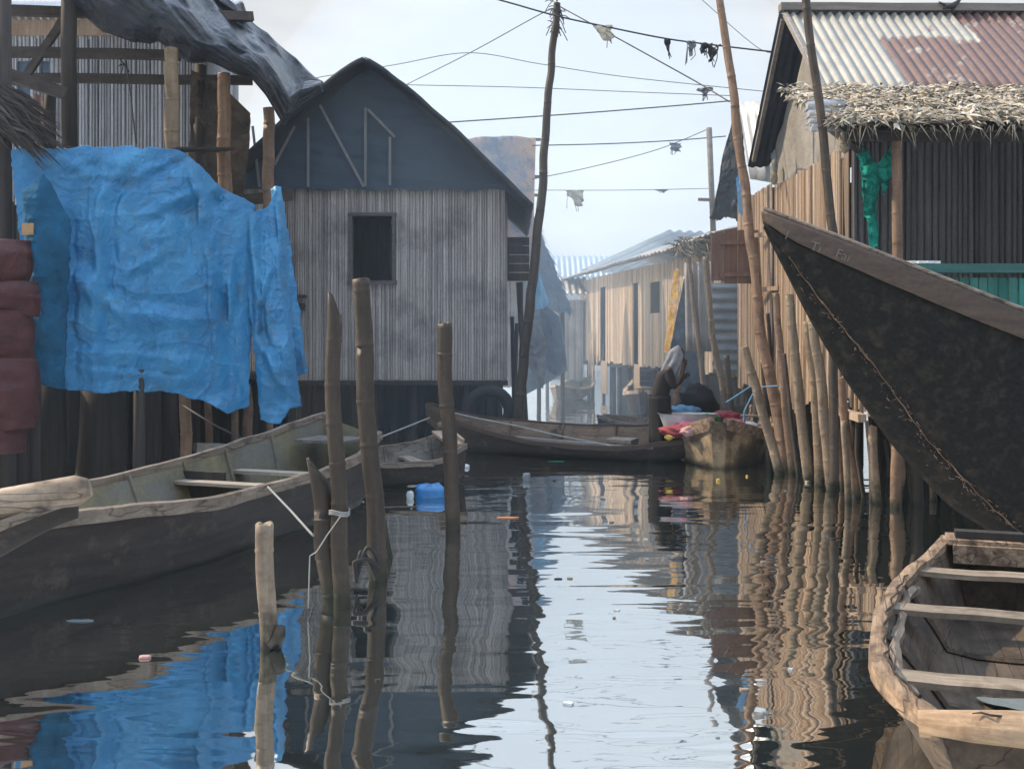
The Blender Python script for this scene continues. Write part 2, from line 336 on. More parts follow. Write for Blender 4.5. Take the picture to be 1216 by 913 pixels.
M_pink = plain('pink cloth', (.45, .26, .24), .8)
M_orange = plain('orange wrapper', (.42, .15, .04), .5)
M_film = plain('grey film', (.16, .19, .20), .15)
M_tub = plain('clear tub plastic', (.50, .54, .55), .25)
M_pale = wood('pale lath', (.17, .17, .17), (.26, .26, .26), 'z', 16, tint=.15)
M_card = plain('cardboard', (.40, .25, .13), .85)
M_void = plain('shade-black boards', (.012, .012, .013), .95)  # near-black colour stands in for the shade under floors and indoors

# water
def water_mat():
    m, n, b, o = newmat('dark lagoon water')
    tc_ = n.nodes.new('ShaderNodeTexCoord')
    b.inputs['Roughness'].default_value = .015; b.inputs['IOR'].default_value = 3.0
    murk = noisen(n, tc_.outputs['Object'], .35, 4)
    n.links.new(mixc(n, murk, (.008, .013, .012), (.015, .021, .018)), b.inputs['Base Color'])
    def nz_(scale, amp, sx, sy, det, dist=.3):
        mp_ = n.nodes.new('ShaderNodeMapping'); mp_.inputs['Scale'].default_value = (sx, sy, 1); n.links.new(tc_.outputs['Object'], mp_.inputs['Vector'])
        f = noisen(n, mp_.outputs[0], scale, det, .5, dist)
        x = n.nodes.new('ShaderNodeMath'); x.operation = 'MULTIPLY'; x.inputs[1].default_value = amp; n.links.new(f, x.inputs[0]); return x.outputs[0]
    a = nz_(.8, .018, .8, 1.4, 1); e_ = nz_(1.0, .0150, .40, 2.4, 2); c = nz_(2.6, .0060, .7, 1.3, 1.5); d = nz_(9, .0004, .8, 1.2, 2)
    # ruffled zone in mid canal: a breeze patch where the small ripples are stronger
    ge = n.nodes.new('ShaderNodeMapping'); ge.inputs['Scale'].default_value = (.28, .18, 1); n.links.new(tc_.outputs['Object'], ge.inputs['Vector'])
    pz = rampn(n, noisen(n, ge.outputs[0], 1.0, 3), .42, .60, (.25, .25, .25), (1, 1, 1))
    x1 = n.nodes.new('ShaderNodeMath'); x1.operation = 'ADD'; x0 = n.nodes.new('ShaderNodeMath'); x0.operation = 'ADD'; n.links.new(e_, x0.inputs[0]); n.links.new(d, x0.inputs[1]); n.links.new(c, x1.inputs[0]); n.links.new(x0.outputs[0], x1.inputs[1])
    x2 = n.nodes.new('ShaderNodeMath'); x2.operation = 'MULTIPLY'; n.links.new(x1.outputs[0], x2.inputs[0]); n.links.new(pz, x2.inputs[1])
    x3 = n.nodes.new('ShaderNodeMath'); x3.operation = 'ADD'; n.links.new(a, x3.inputs[0]); n.links.new(x2.outputs[0], x3.inputs[1])
    bp = n.nodes.new('ShaderNodeBump'); bp.inputs['Strength'].default_value = 1; bp.inputs['Distance'].default_value = 1
    n.links.new(x3.outputs[0], bp.inputs['Height']); n.links.new(bp.outputs[0], b.inputs['Normal'])
    gl = n.nodes.new('ShaderNodeBsdfGlossy'); gl.inputs['Roughness'].default_value = .02; gl.inputs['Color'].default_value = (.96, .97, .96, 1); n.links.new(bp.outputs[0], gl.inputs['Normal'])
    ms = n.nodes.new('ShaderNodeMixShader'); ms.inputs[0].default_value = .68; n.links.new(b.outputs[0], ms.inputs[1]); n.links.new(gl.outputs[0], ms.inputs[2]); n.links.new(ms.outputs[0], o.inputs['Surface'])
    return m
mb = MB(); mb.add([(-500, -60, 0), (500, -60, 0), (500, 900, 0), (-500, 900, 0)], [(0, 1, 2, 3)])
wt = mb.build('water', water_mat()); wt.location = (0, 0, 0)
for v in wt.data.vertices: v.co = v.co+Vector((0, 420, 0))
wt['kind'] = 'structure'

# haze / cooking smoke lying in the canal
mh = bpy.data.materials.new('pale smoke haze'); mh.use_nodes = True; n = mh.node_tree; n.nodes.clear()
o_ = n.nodes.new('ShaderNodeOutputMaterial'); v_ = n.nodes.new('ShaderNodeVolumePrincipled')
v_.inputs['Color'].default_value = (.72, .85, 1, 1); v_.inputs['Density'].default_value = .0008; v_.inputs['Anisotropy'].default_value = .25
n.links.new(v_.outputs[0], o_.inputs['Volume'])
mb = MB(); mb.box((0, 420, 4.5), (1010, 970, 11)); hz = mb.build('haze', mh); hz['kind'] = 'stuff'

# blue cooking smoke hanging over the far half of the canal
ms_ = bpy.data.materials.new('blue wood smoke'); ms_.use_nodes = True; n = ms_.node_tree; n.nodes.clear()
o_ = n.nodes.new('ShaderNodeOutputMaterial'); v_ = n.nodes.new('ShaderNodeVolumePrincipled')
v_.inputs['Color'].default_value = (.68, .84, 1, 1); v_.inputs['Density'].default_value = .021; v_.inputs['Anisotropy'].default_value = .1
n.links.new(v_.outputs[0], o_.inputs['Volume'])
mb = MB(); mb.grid(lambda u, v: Vector((.8, 32.3, 1.0))+Vector((10.*math.cos(2*math.pi*u)*math.sin(math.pi*v), 16.2*math.sin(2*math.pi*u)*math.sin(math.pi*v), 13.*math.cos(math.pi*v))), 40, 24, flip=True)
smo = mb.build('smoke', ms_); smo['kind'] = 'stuff'; smo['label'] = 'thin blue cooking smoke drifting over the far canal between the sheds'; smo['category'] = 'smoke'

# ------------------------------------------------------------------ generic builders
def slat_wall(mb, p0, p1, z0, z1, pitch=.06, depth=.02, holes=(), ragged=.02, ragbot=.02, skip=0., tiltr=.01, backing=True, nsign=1):
    p0 = Vector((p0[0], p0[1], 0)); p1 = Vector((p1[0], p1[1], 0)); d = p1-p0; Ln = d.length; u = d/Ln
    nrm = Vector((u.y, -u.x, 0))*nsign
    fz0 = z0 if callable(z0) else (lambda s: z0); fz1 = z1 if callable(z1) else (lambda s: z1)
    s = 0
    while s < Ln-.005:
        wd = min(pitch*rnd(.65, 1.25), Ln-s)
        c = s+wd/2
        segs = [(fz0(c)+rnd(-ragbot, ragbot), fz1(c)+rnd(-ragged, ragged*.3))]
        for (a, b, za, zb) in holes:
            if a < c < b:
                ns = []
                for (q, r) in segs:
                    if q < za: ns.append((q, min(r, za)))
                    if r > zb: ns.append((max(q, zb), r))
                segs = ns
        if rnd() >= skip:
            off = rnd(0, .008); tl = rnd(-tiltr, tiltr); dd = depth*rnd(.7, 1.2); tn = (rnd(), 0., rnd())
            for (q, r) in segs:
                if r-q < .02: continue
                vs = []
                K = 3
                for i in range(K+1):
                    z = lerp(q, r, i/K); sh = tl*(i/K)+rnd(-.003, .003)
                    for (du, dn) in ((-.47, 0), (-.25, .85), (.22, 1), (.47, 0)):
                        vs.append(p0+u*(c+du*wd+sh)+nrm*(off+dn*dd)+Vector((0, 0, z)))
                fs = []
                for i in range(K):
                    for k in range(3): fs.append((i*4+k, i*4+k+1, i*4+5+k, i*4+4+k))
                fs += [(0, 1, 2, 3), (K*4+3, K*4+2, K*4+1, K*4)]
                mb.add(vs, fs, tn)
        s += wd
    if backing:
        # thin boards behind the slats
        hs = sorted(holes); cuts = sorted(set([0, Ln]+[h[0] for h in hs]+[h[1] for h in hs]))
        for a, b in zip(cuts, cuts[1:]):
            if b-a < .01: continue
            m_ = (a+b)/2; spans = [None]
            segs = [(0, 1)]
            hh = [h for h in hs if h[0] <= m_ <= h[1]]
            def quad(za0, za1, zb0, zb1):
                A = p0+u*a-nrm*.012; B = p0+u*b-nrm*.012; t = -nrm*.02
                vs = [A+Vector((0, 0, za0)), B+Vector((0, 0, zb0)), B+Vector((0, 0, zb1)), A+Vector((0, 0, za1))]
                vs += [v+t for v in vs]
                mb.add(vs, [(0, 1, 2, 3), (7, 6, 5, 4), (0, 4, 5, 1), (1, 5, 6, 2), (2, 6, 7, 3), (3, 7, 4, 0)], (.0, 0., .5))
            if not hh: quad(fz0(a)+.03, fz1(a)-.06, fz0(b)+.03, fz1(b)-.06)
            else:
                h = hh[0]; quad(fz0(a)+.03, h[2], fz0(b)+.03, h[2]); quad(h[3], fz1(a)-.06, h[3], fz1(b)-.06)

def corrugated(mb, o, u, v, wu, lv, pitch=.09, amp=.018, g=0., sub=6, rustf=None, nrm=None, sag=0.):
    """corrugated sheet: origin o, across u (width wu), down v (length lv)"""
    o = Vector(o); u = Vector(u).normalized(); v = Vector(v).normalized(); nn = u.cross(v).normalized()
    if nrm is not None and nn.dot(Vector(nrm)) < 0: nn = -nn
    nu = max(2, int(wu/pitch*sub)); nv = max(1, int(lv/.35)); r0 = rnd()
    def fn(a, b):
        x = a*wu; y = b*lv
        p = o+u*x+v*y+nn*(amp*math.cos(2*math.pi*x/pitch)+.01*fbm(x*.7, y*.7, r0*9, 2)-sag*math.sin(math.pi*b))
        gg = g if rustf is None else rustf(x, y)
        return (p, (r0, gg, .5))
    mb.grid(fn, nu, nv, smooth=True)

def bamboo(name, label, pts, r0, r1, m='bamboo', group='bamboo mooring posts standing in the canal', node=.32, parent=None, seg=12, cat='post', tilt=.0, under=.5, openrim=True, tint=None):
    """bamboo culm through world points (first is at the waterline), nodes every `node` metres; the foot runs on below the water"""
    mb = MB(); pts = [Vector(p) for p in pts]
    if under: pts = [pts[0]+(pts[0]-pts[1]).normalized()*under]+pts
    # resample
    ls = [0]
    for a, b in zip(pts, pts[1:]): ls.append(ls[-1]+(b-a).length)
    Lt = ls[-1]
    def at(s):
        for i in range(len(pts)-1):
            if s <= ls[i+1] or i == len(pts)-2:
                return pts[i].lerp(pts[i+1], (s-ls[i])/max(1e-6, ls[i+1]-ls[i]))
    S = []; s = 0; nx = node*rnd(.4, 1)
    nodes = []
    while nx < Lt-.03: nodes.append(nx); nx += node*rnd(.8, 1.2)
    base = [i*.08 for i in range(int(Lt/.08)+1)]+[Lt]
    for q in nodes: base += [q-.016, q-.006, q, q+.006, q+.018]
    base = sorted(b for b in base if 0 <= b <= Lt)
    rr = []; pp = []; ph = rnd(0, 50)
    for b in base:
        r = lerp(r0, r1, b/Lt)
        for q in nodes:
            dd = abs(b-q)
            if dd < .012: r *= 1.055
            elif dd < .02: r *= .97
        p = at(b)+Vector((fbm(ph, b*1.3, 0, 2), fbm(ph+9, b*1.3, 3, 2), 0))*r0*.35
        pp.append(p); rr.append(r*(1+.03*fbm(ph, b*6, 1, 2)))
    mb.tube(pp, rr, seg, caps=False, tint=(rnd() if tint is None else tint, 0., rnd()))
    d = (pp[-1]-pp[-2]).normalized(); top = pp[-1]; n0 = len(mb.v)-seg
    # hollow broken rim
    rim = [mb.v[n0+k].copy() for k in range(seg)]
    inn = [top+(q-top)*.72-d*.0 for q in rim]; deep = [top+(q-top)*.6-d*.12 for q in rim]
    if openrim:
        for k in range(seg):
            jj = d*(rnd(-.25, .35)*r1*.7+r1*tilt*math.cos(2*math.pi*k/seg)); mb.v[n0+k] += jj; inn[k] += jj
        m0 = len(mb.v); mb.v += inn+deep; mb.t += [(.9, 0, .5)]*seg+[(.0, 0, .5)]*seg
        for k in range(seg):
            k2 = (k+1) % seg
            mb.f.append([n0+k, n0+k2, m0+k2, m0+k]); mb.f.append([m0+k, m0+k2, m0+seg+k2, m0+seg+k]); mb.sm += [False, True]
        mb.f.append([m0+seg+k for k in range(seg)]); mb.sm.append(False)
    else:
        mb.f.append([n0+k for k in range(seg)]); mb.sm.append(False)
    o = mb.build(name, W[m], parent)
    if label: tag(o, label, cat, group)
    return o

def sheet(mb, cols, nu=60, nv=60, amp=.05, fs=1.6, seed=0., drape=0., edge=.0, ridge=.6):
    """draped sheet. cols: (u, (top px,py,Y), (bottom px,py,Y)[, (mid px,py,Y)])"""
    def colat(u):
        for a, b in zip(cols, cols[1:]):
            if u <= b[0] or b is cols[-1]:
                t = (u-a[0])/(b[0]-a[0]); ts = t
                return [tuple(lerp(x, y, ts) for x, y in zip(a[k], b[k])) for k in (1, 2)]
    def fn(u, v):
        tp, bt = colat(u); px, py, Y = [lerp(a, b, v) for a, b in zip(tp, bt)]
        p = P(px, py, Y)
        n1 = fbm(p.x*fs+seed, p.z*fs, seed, 4); wx = p.x*fs*1.3+n1*.9; wz = p.z*fs*.9+n1*.5
        rg = 1-abs(fbm(wx*1.1+3*seed, wz*1.4, 7, 3))*2.2
        rg2 = 1-abs(fbm(wx*.8-wz*1.5, wz*2.6+wx, 17+seed, 3))*2.4
        q = amp*(.5*n1+ridge*(rg*.7+rg2*.5))
        q += drape*math.sin(p.x*9+3*n1)*(.3+.7*v)
        e = edge*fbm(u*14+seed, v*14, 3, 3)
        return P(px, py, Y)+Vector((e*.5, -q, e if v > .5 or v == 0 else e*.4))
    mb.grid(fn, nu, nv)

# ------------------------------------------------------------------ boats
def boat(name, label, A, B, hb, gl, gr=None, kz=None, thw=(), ribs=(), mats=('hull_dark', 'gunwale', 'inner'), rail=(.06, .07), flare=.68, group=None, cat='boat', endcap=(True, True), floor=.05, NS=36, thw_m='thwart', thw_dz=.05, thw_w=.17, wob=.006):
    """hull lofted from A to B (world xy). hb half beam table, gl/gr gunwale height tables (left/right of travel), kz keel height table"""
    A = Vector((A[0], A[1], 0)); B = Vector((B[0], B[1], 0)); Ln = (B-A).length; rz = math.atan2(B.y-A.y, B.x-A.x)
    gr = gr or gl; kz = kz or [(0, -.12), (1, -.12)]
    rt = root(name, ((A.x+B.x)/2, (A.y+B.y)/2, 0), label, cat, group, rz=rz)
    sd0 = rnd(0, 40)
    def sec(t, side, inner):
        x = (t-.5)*Ln; b = stab(hb, t); g = stab(gl if side > 0 else gr, t)+wob*fbm(t*9, side*3, sd0, 2)*2; k = stab(kz, t)
        b += wob*fbm(t*7, side*5+9, sd0, 2)*2
        c = b*flare; cz = k+.06
        if inner:
            b2 = max(.004, b-.035); c = max(.003, c-.035); fz = max(floor, k+.05); return [(x, side*b2, g-.004), (x, side*lerp(b2, c, .35), lerp(g, fz+.06, .35)), (x, side*lerp(b2, c, .72), lerp(g, fz+.05, .72)), (x, side*c, fz+.03), (x, side*c*.55, fz), (x, 0, fz-.004)]
        return [(x, side*b, g), (x, side*lerp(b, c, .3)*1.01, lerp(g, cz, .33)), (x, side*lerp(b, c, .65)*1.01, lerp(g, cz, .66)), (x, side*c, cz), (x, side*c*.5, k+.01), (x, 0, k)]
    hull = MB(); inn = MB()
    for inner, m_ in ((False, hull), (True, inn)):
        for side in (1, -1):
            rows = []
            for i in range(NS+1):
                t = i/NS
                if inner: t = .012+t*.976
                rows.append(sec(t, side, inner))
            K = len(rows[0]); vs = [p for r_ in rows for p in r_]; fs = []
            for i in range(NS):
                for k in range(K-1):
                    f = (i*K+k, i*K+k+1, (i+1)*K+k+1, (i+1)*K+k); fs.append(f)
            m_.add(vs, fs, (.5, 0, .5), smooth=True)
    for e, t in ((0, 0.), (1, 1.)):
        if endcap[e]:
            l = sec(t, 1, False); r_ = sec(t, -1, False); vs = l+r_[::-1][1:]
            hull.add(vs, [tuple(range(len(vs)))], (.4, 0, .5))
            t2 = .012 if e == 0 else .988
            l = sec(t2, 1, True); r_ = sec(t2, -1, True); vs = l+r_[::-1][1:]; inn.add(vs, [tuple(range(len(vs)))], (.4, 0, .5))
    hull.build('hull', W[mats[0]], rt); inn.build('lining', W[mats[2]], rt)
    rw, rh = rail
    for side in (1, -1):
        r_ = MB(); vs = []; fs = []
        for i in range(NS+1):
            t = i/NS; x = (t-.5)*Ln; p = sec(t, side, False)[0]; q = rw*(1+.15*fbm(t*13, sd0, side, 2)); hh = rh*(1+.2*fbm(t*11, sd0+4, side, 2))
            y = p[1]-side*.015; z = p[2]
            vs += [(x, y-side*q*.5, z-hh*.35), (x, y-side*q*.45, z+hh*.22), (x, y-side*q*.1, z+hh*.30), (x, y+side*q*.42, z+hh*.2), (x, y+side*q*.5, z-hh*.65)]
            if i:
                m0 = (i-1)*5
                for k in range(5): fs.append((m0+k, m0+(k+1) % 5, m0+5+(k+1) % 5, m0+5+k))
        fs += [(0, 1, 2, 3, 4), tuple(NS*5+k for k in (4, 3, 2, 1, 0))]
        r_.add(vs, fs, rnd(.3, .7), smooth=False); r_.build('gunwale', W[mats[1]], rt, bevel=None)
    for t in thw:
        th = MB(); b = stab(hb, t)-.02; g = min(stab(gl, t), stab(gr, t))-thw_dz; x = (t-.5)*Ln
        th.beam((x, -b, g), (x+rnd(-.03, .03), b, g), thw_w, .03, tint=rnd(.3, .9), wob=.004, seg=6); th.build('thwart', W[thw_m], rt)
    for t in ribs:
        rb = MB(); l = sec(t, 1, True); r_ = sec(t, -1, True)
        pts = [Vector(p) for p in l]+[Vector(p) for p in r_[::-1][1:]]
        ctr = Vector((pts[0].x, 0, .5))
        pts = [p+(ctr-p).normalized()*.012 for p in pts]
        rb.tube(pts, .022, 5, smooth=False, tint=rnd(.2, .6)); rb.build('rib', W[mats[2]], rt)
    rt['_len'] = Ln
    return rt
def bxy(px, py, z):     # plan position of a pixel at a height z
    Y = (EYE-z)*F/(py-HOR); return ((px-608)/F*Y, Y)
# ================================================================== GREY HOUSE (centre left)
Y0 = 19.0
def X(px, Y): return (px-608)/F*Y
def Z(py, Y): return EYE-(py-HOR)/F*Y
hx0, hx1 = -5.75, X(600, Y0); hz0, hz1 = Z(452, Y0), Z(221, Y0)
gh = root('stilt_house', ((hx0+hx1)/2, Y0+2, 0), 'grey slatted stilt house with a dark felt gable and one square window', 'house')
win = (X(419, Y0)-hx0, X(466, Y0)-hx0, Z(333, Y0), Z(257, Y0))
mb = MB(); slat_wall(mb, (hx0, Y0), (hx1, Y0), hz0, hz1, pitch=.052, depth=.02, holes=[win], ragged=.0, ragbot=.015)
slat_wall(mb, (hx1, Y0+.02), (hx1, Y0+4.6), hz0, hz1-.25, pitch=.09, depth=.025, ragged=.0)
slat_wall(mb, (hx0, Y0+4.6), (hx0, Y0+.02), hz0, hz1, pitch=.12, depth=.025, ragged=.0)
slat_wall(mb, (hx1, Y0+4.6), (hx0, Y0+4.6), hz0, hz1, pitch=.12, depth=.025, ragged=.0)
mb.build('wall', W['slat_grey'], gh)
ax, az = X(437, 18.8), Z(76, 18.8)
tx, tz = X(632, 18.3), Z(248, 18.3)
lx = ax-(tx-ax)
def gable_roof():
    mb = MB()
    yf, yb = 18.25, 23.9
    for side, ex in ((1, tx), (-1, lx)):
        def fn(u, v):
            x = lerp(ax, ex, u); z = lerp(az, tz, u)+.10*math.sin(math.pi*u)-.10*(1-u)**16; y = lerp(yf, yb, v)
            if u > .95: z += .05*fbm(y*2, 3, side, 2)
            y += .04*fbm(x*2, z, side*4, 2)*(1 if v == 0 else 0)
            return (x, y, z+.03*fbm(x*1.5, y*1.2, side, 3)+.05)
        mb.grid(fn, 30, 24)
    return mb
ro = gable_roof().build('roof', C['feltdark'], gh, solid=.07)
mb = MB()
def gfn(u, v):
    x = lerp(lx+.25, tx-.2, u); top = az-abs(x-ax)/(tx-ax)*(az-tz)+.06*math.sin(math.pi*abs(x-ax)/(tx-ax)); bot = min(hz1-.09-.02*math.sin(u*40), top-.02)
    z = lerp(bot, top, v); d = fbm(x*1.0, z*1.2, 3, 4)
    return (x, Y0-.10-.05*d-.03*(1-abs(fbm(x*.6+z*1.2, z*2.2, 8, 3))*2), z)
mb.grid(gfn, 120, 60); mb.build('gable_sheet', C['gable'], gh)
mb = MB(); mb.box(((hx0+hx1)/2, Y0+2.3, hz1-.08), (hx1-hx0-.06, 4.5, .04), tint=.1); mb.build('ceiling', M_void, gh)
for a, b in (((366, 140), (366, 222)), ((380, 125), (432, 222)), ((434, 128), (434, 221)), ((437, 130), (469, 163)), ((463, 163), (463, 220)), ((350, 150), (326, 196)), ((300, 150), (308, 222))):
    mb = MB(); p = P(a[0], a[1], Y0-.24); q = P(b[0], b[1], Y0-.24); mb.beam(p, q, .045, .02, up=(0, 1, 0), tint=rnd(.2, .6)); mb.build('batten', M_pale, gh)
mb = MB(); f = .05
wx0, wx1, wz0, wz1 = hx0+win[0], hx0+win[1], win[2], win[3]
mb.box(((wx0+wx1)/2, Y0-.03, wz1+.03), (wx1-wx0+.16, .10, .06), tint=.3); mb.box(((wx0+wx1)/2, Y0-.03, wz0-.04), (wx1-wx0+.18, .14, .07), tint=.5)
mb.box((wx0-.03, Y0-.03, (wz0+wz1)/2), (.05, .09, wz1-wz0), tint=.3); mb.box((wx1+.03, Y0-.03, (wz0+wz1)/2), (.06, .09, wz1-wz0), tint=.3)
wf = mb.build('window', W['dark_frame'], gh)
mb = MB(); mb.box((wx1-.03, Y0+.01, (wz0+wz1)/2-.05), (.05, .03, wz1-wz0-.2), tint=.1); mb.build('sash', W['dark_wood'], wf)
mb = MB(); mb.box(((hx0+hx1)/2, Y0-.03, hz0-.04), (hx1-hx0+.1, .09, .09), tint=.4)
mb.box(((hx0+hx1)/2, Y0+2.3, hz0-.05), (hx1-hx0-.02, 4.5, .06), tint=.1); mb.build('floor', W['dark_wood'], gh)
mb = MB(); slat_wall(mb, (hx0+.3, Y0+2.6), (hx1-.2, Y0+2.6), -.3, hz0-.1, pitch=.22, depth=.03, tiltr=.03, ragbot=0, skip=.05); mb.build('skirt', M_void, gh)  # near-black boards added to paint the dark beneath the house
for yy, n_ in ((Y0+.15, 11), (Y0+1.4, 9)):
    for i in range(n_):
        x = lerp(hx0+.1, hx1-.12, (i+rnd(-.25, .25))/(n_-1) if 0 < i < n_-1 else i/(n_-1))
        mb = MB(); mb.tube([(x+rnd(-.08, .08), yy, -.5), (x, yy, hz0-.06)], [rnd(.05, .09), rnd(.05, .08)], 7, tint=rnd()); mb.build('stilt', W['dark_wood'], gh)
# shutter box on the right side, under the eave
sh = MB()
for i in range(5): sh.box((X(614, 19.4), 19.35+rnd(-.01, .01), Z(287+i*10.5, 19.4)), (.46, .05, .155), tint=rnd())
sh.box((X(603, 19.4), 19.31, Z(308, 19.4)), (.05, .05, .8), tint=.2); sh.box((X(612, 19.4), 19.31, Z(291, 19.4)), (.3, .04, .06), tint=.9)
sh.build('shutter', W['dark_wood'], gh)
mb = MB(); 
for i in range(5): mb.tube([(hx1+rnd(.1, .45), Y0+rnd(.4, 1.5), -.5), (hx1+rnd(.12, .4), Y0+rnd(.4, 1.5), rnd(2, 3.4))], .04, 6)
mb.build('prop', W['dark_wood'], gh)
# small shelf bracket on the wall
t_ = MB(); t_.box((X(352, 18.85), 18.82, Z(352, 18.8)), (.36, .25, .05)); t_.box((X(352, 18.85), 18.85, Z(364, 18.8)), (.30, .2, .12)); tag(t_.build('wall_shelf', W['dark_wood']), 'small dark shelf fixed on the grey slatted wall beside the blue tarpaulin', 'shelf')
# tyre under the house
mb = MB(); cc = P(581, 488, 18.3); 
def tor(u, v):
    a = u*2*math.pi; b = v*2*math.pi; rr = .36+.11*math.cos(b)*(1+.02*math.cos(a*20)); return cc+Vector((rr*math.cos(a), .09*math.sin(b), rr*math.sin(a)))
mb.grid(tor, 48, 14); tag(mb.build('tyre', M_black), 'black rubber tyre hanging beneath the grey slatted house', 'tyre')

# ================================================================== PALE HOUSE behind the tarp shack
Y1 = 16.4
ph = root('slatted_house', (-7.4, Y1+1, 0), 'pale grey slatted house behind the open frame of the tarpaulin shack', 'house')
px0, px1 = -11.0, X(242, Y1); pz1 = Z(42, Y1)
mb = MB(); w1 = (X(20, Y1)-px0, X(38, Y1)-px0, Z(122, Y1), Z(73, Y1)); w2 = (X(49, Y1)-px0, X(59, Y1)-px0, Z(110, Y1), Z(73, Y1))
slat_wall(mb, (px0, Y1), (px1, Y1), 1.1, pz1, pitch=.06, depth=.02, holes=[w1, w2], ragged=0)
slat_wall(mb, (px1, Y1+.02), (px1, Y1+2), 1.1, pz1, pitch=.09, ragged=0); slat_wall(mb, (px1, Y1+2), (px0, Y1+2), 1.1, pz1, pitch=.2, ragged=0)
mb.build('wall', W['slat_grey_back'], ph)
for hh in (w1, w2):
    mb = MB(); mb.box((px0+(hh[0]+hh[1])/2, Y1+.03, (hh[2]+hh[3])/2), (hh[1]-hh[0], .02, hh[3]-hh[2]), tint=.2); mb.build('window', C['bluegrey'], ph)
mb = MB(); mb.box(((px0+px1)/2, Y1-.05, pz1+.1), (px1-px0+.2, .06, .24), tint=.9); mb.build('fascia', W['slat_tan'], ph)
mb = MB(); corrugated(mb, (px0-.2, Y1+1.3, pz1+.95), (1, 0, 0), (0, -1.6, -.72), px1-px0+.5, 1.75, pitch=.13, amp=.03, g=-.3)
corrugated(mb, (px0-.2, Y1+1.3, pz1+.95), (1, 0, 0), (0, 1.2, -.6), px1-px0+.5, 1.4, pitch=.13, amp=.03, g=-.3); mb.build('roof', Mt['galv'], ph, solid=.01)
mb = MB()
for x in (-10.5, -9, -7.8, -6.6, -5.3): mb.tube([(x, Y1+.2, -.4), (x, Y1+.2, 1.15)], .07, 7)
for x in (-10.5, -9, -7.8, -6.6, -5.3): mb.tube([(x, Y1+1.7, -.4), (x, Y1+1.7, 1.15)], .07, 7)
mb.box((-8.1, Y1+1, 1.05), (5.8, 2, .08), tint=.1); mb.build('platform', W['dark_wood'], ph)
mb = MB()
def lf(u, v): q = P(lerp(24, 53, u), lerp(118+6*math.sin(u*7), 160, v), Y1-.3); return q+Vector((0, .05*math.sin(u*18), 0))
mb.grid(lf, 20, 12); tag(mb.build('laundry', M_pink), 'pale pink cloth hung before the small window of the pale house', 'laundry')

# ================================================================== TARPAULIN SHACK (left foreground)
ts = root('tarpaulin_shack', (-5.2, 13.5, 0), 'open timber shack on piles with a black plastic roof sheet', 'shack')
def post(px, ya, yb, Y, r, m='dark_wood', name='post', lean=0):
    a = P(px+lean, yb, Y); a.z = max(min(a.z, 9), -.5); mb = MB(); mb.tube([a, a.lerp(P(px, ya, Y), .5)+Vector((rnd(-.02, .02), 0, 0)), P(px, ya, Y)], r, 8, tint=rnd(.2, .8)); return mb.build(name, W[m], ts)
post(4, -60, 620, 12.2, .09); post(83, -60, 175, 13.4, .105); post(60, 100, 178, 13.0, .075)
post(238, 78, 560, 15.0, .09, lean=-8); 
for px, r, Y in ((60, .19, 12.8), (122, .30, 13.2), (180, .13, 13.8), (196, .17, 14.1), (165, .07, 12.6), (28, .12, 12.3)):
    p = P(px, 450, Y); mb = MB(); mb.tube([(p.x+rnd(-.1, .1), Y, -.5), (p.x, Y, .6), (p.x, Y, 1.5)], [r*1.15, r, r*.9], 9, tint=rnd()); mb.build('pile', W['dark_wood'], ts)
for px, Y, top in ((218, 13.7, 455), (246, 14.6, 455), (277, 14.6, 455), (292, 15.2, 455), (320, 15.2, 480)):
    p = P(px, top, Y); bamboo('pile', None, [(p.x+.04, Y, 0), (p.x, Y, p.z)], .085 if px in (218, 292) else .055, .075 if px in (218, 292) else .05, 'bamboo_mid', parent=ts)
mb = MB(); a = P(232, 532, 13.9); b = P(282, 532, 14.3); mb.beam(a, b, .12, .12, tint=.9, wob=.01, seg=5); mb.build('rail', W['plank'], ts)
# upper beams
for a, b, th in (((-30, 12, 13.2), (300, 20, 15), .13), ((-30, 61, 13.4), (215, 66, 14.2), .13), ((-30, 92, 14.6), (300, 96, 15.6), .13), ((-30, 75, 12.6), (78, 112, 12.9), .15), ((30, 92, 13.6), (74, 25, 13.7), .09), ((-10, 92, 13.0), (40, 100, 13.3), .1)):
    mb = MB(); mb.beam(P(*a), P(*b), .10, th, tint=rnd(.3, .7), wob=.006, seg=6); mb.build('beam', W['dark_beam'], ts)
mb = MB(); mb.beam(P(200, 178, 13.6), P(271, 178, 14.3), .35, .03, tint=.2); mb.build('shelf_board', W['dark_wood'], ts)
for px, Y, ya, yb, r, mt in ((203, 13.7, 58, 178, .105, 'bamboo'), (266, 14.4, 88, 240, .105, 'bamboo_mid'), (318, 14.9, 128, 245, .095, 'bamboo_mid')):
    bamboo('bamboo_post', None, [P(px+3, yb+60, Y), P(px, ya, Y)], r, r*.85, mt, parent=ts, under=0, node=.42, openrim=False)
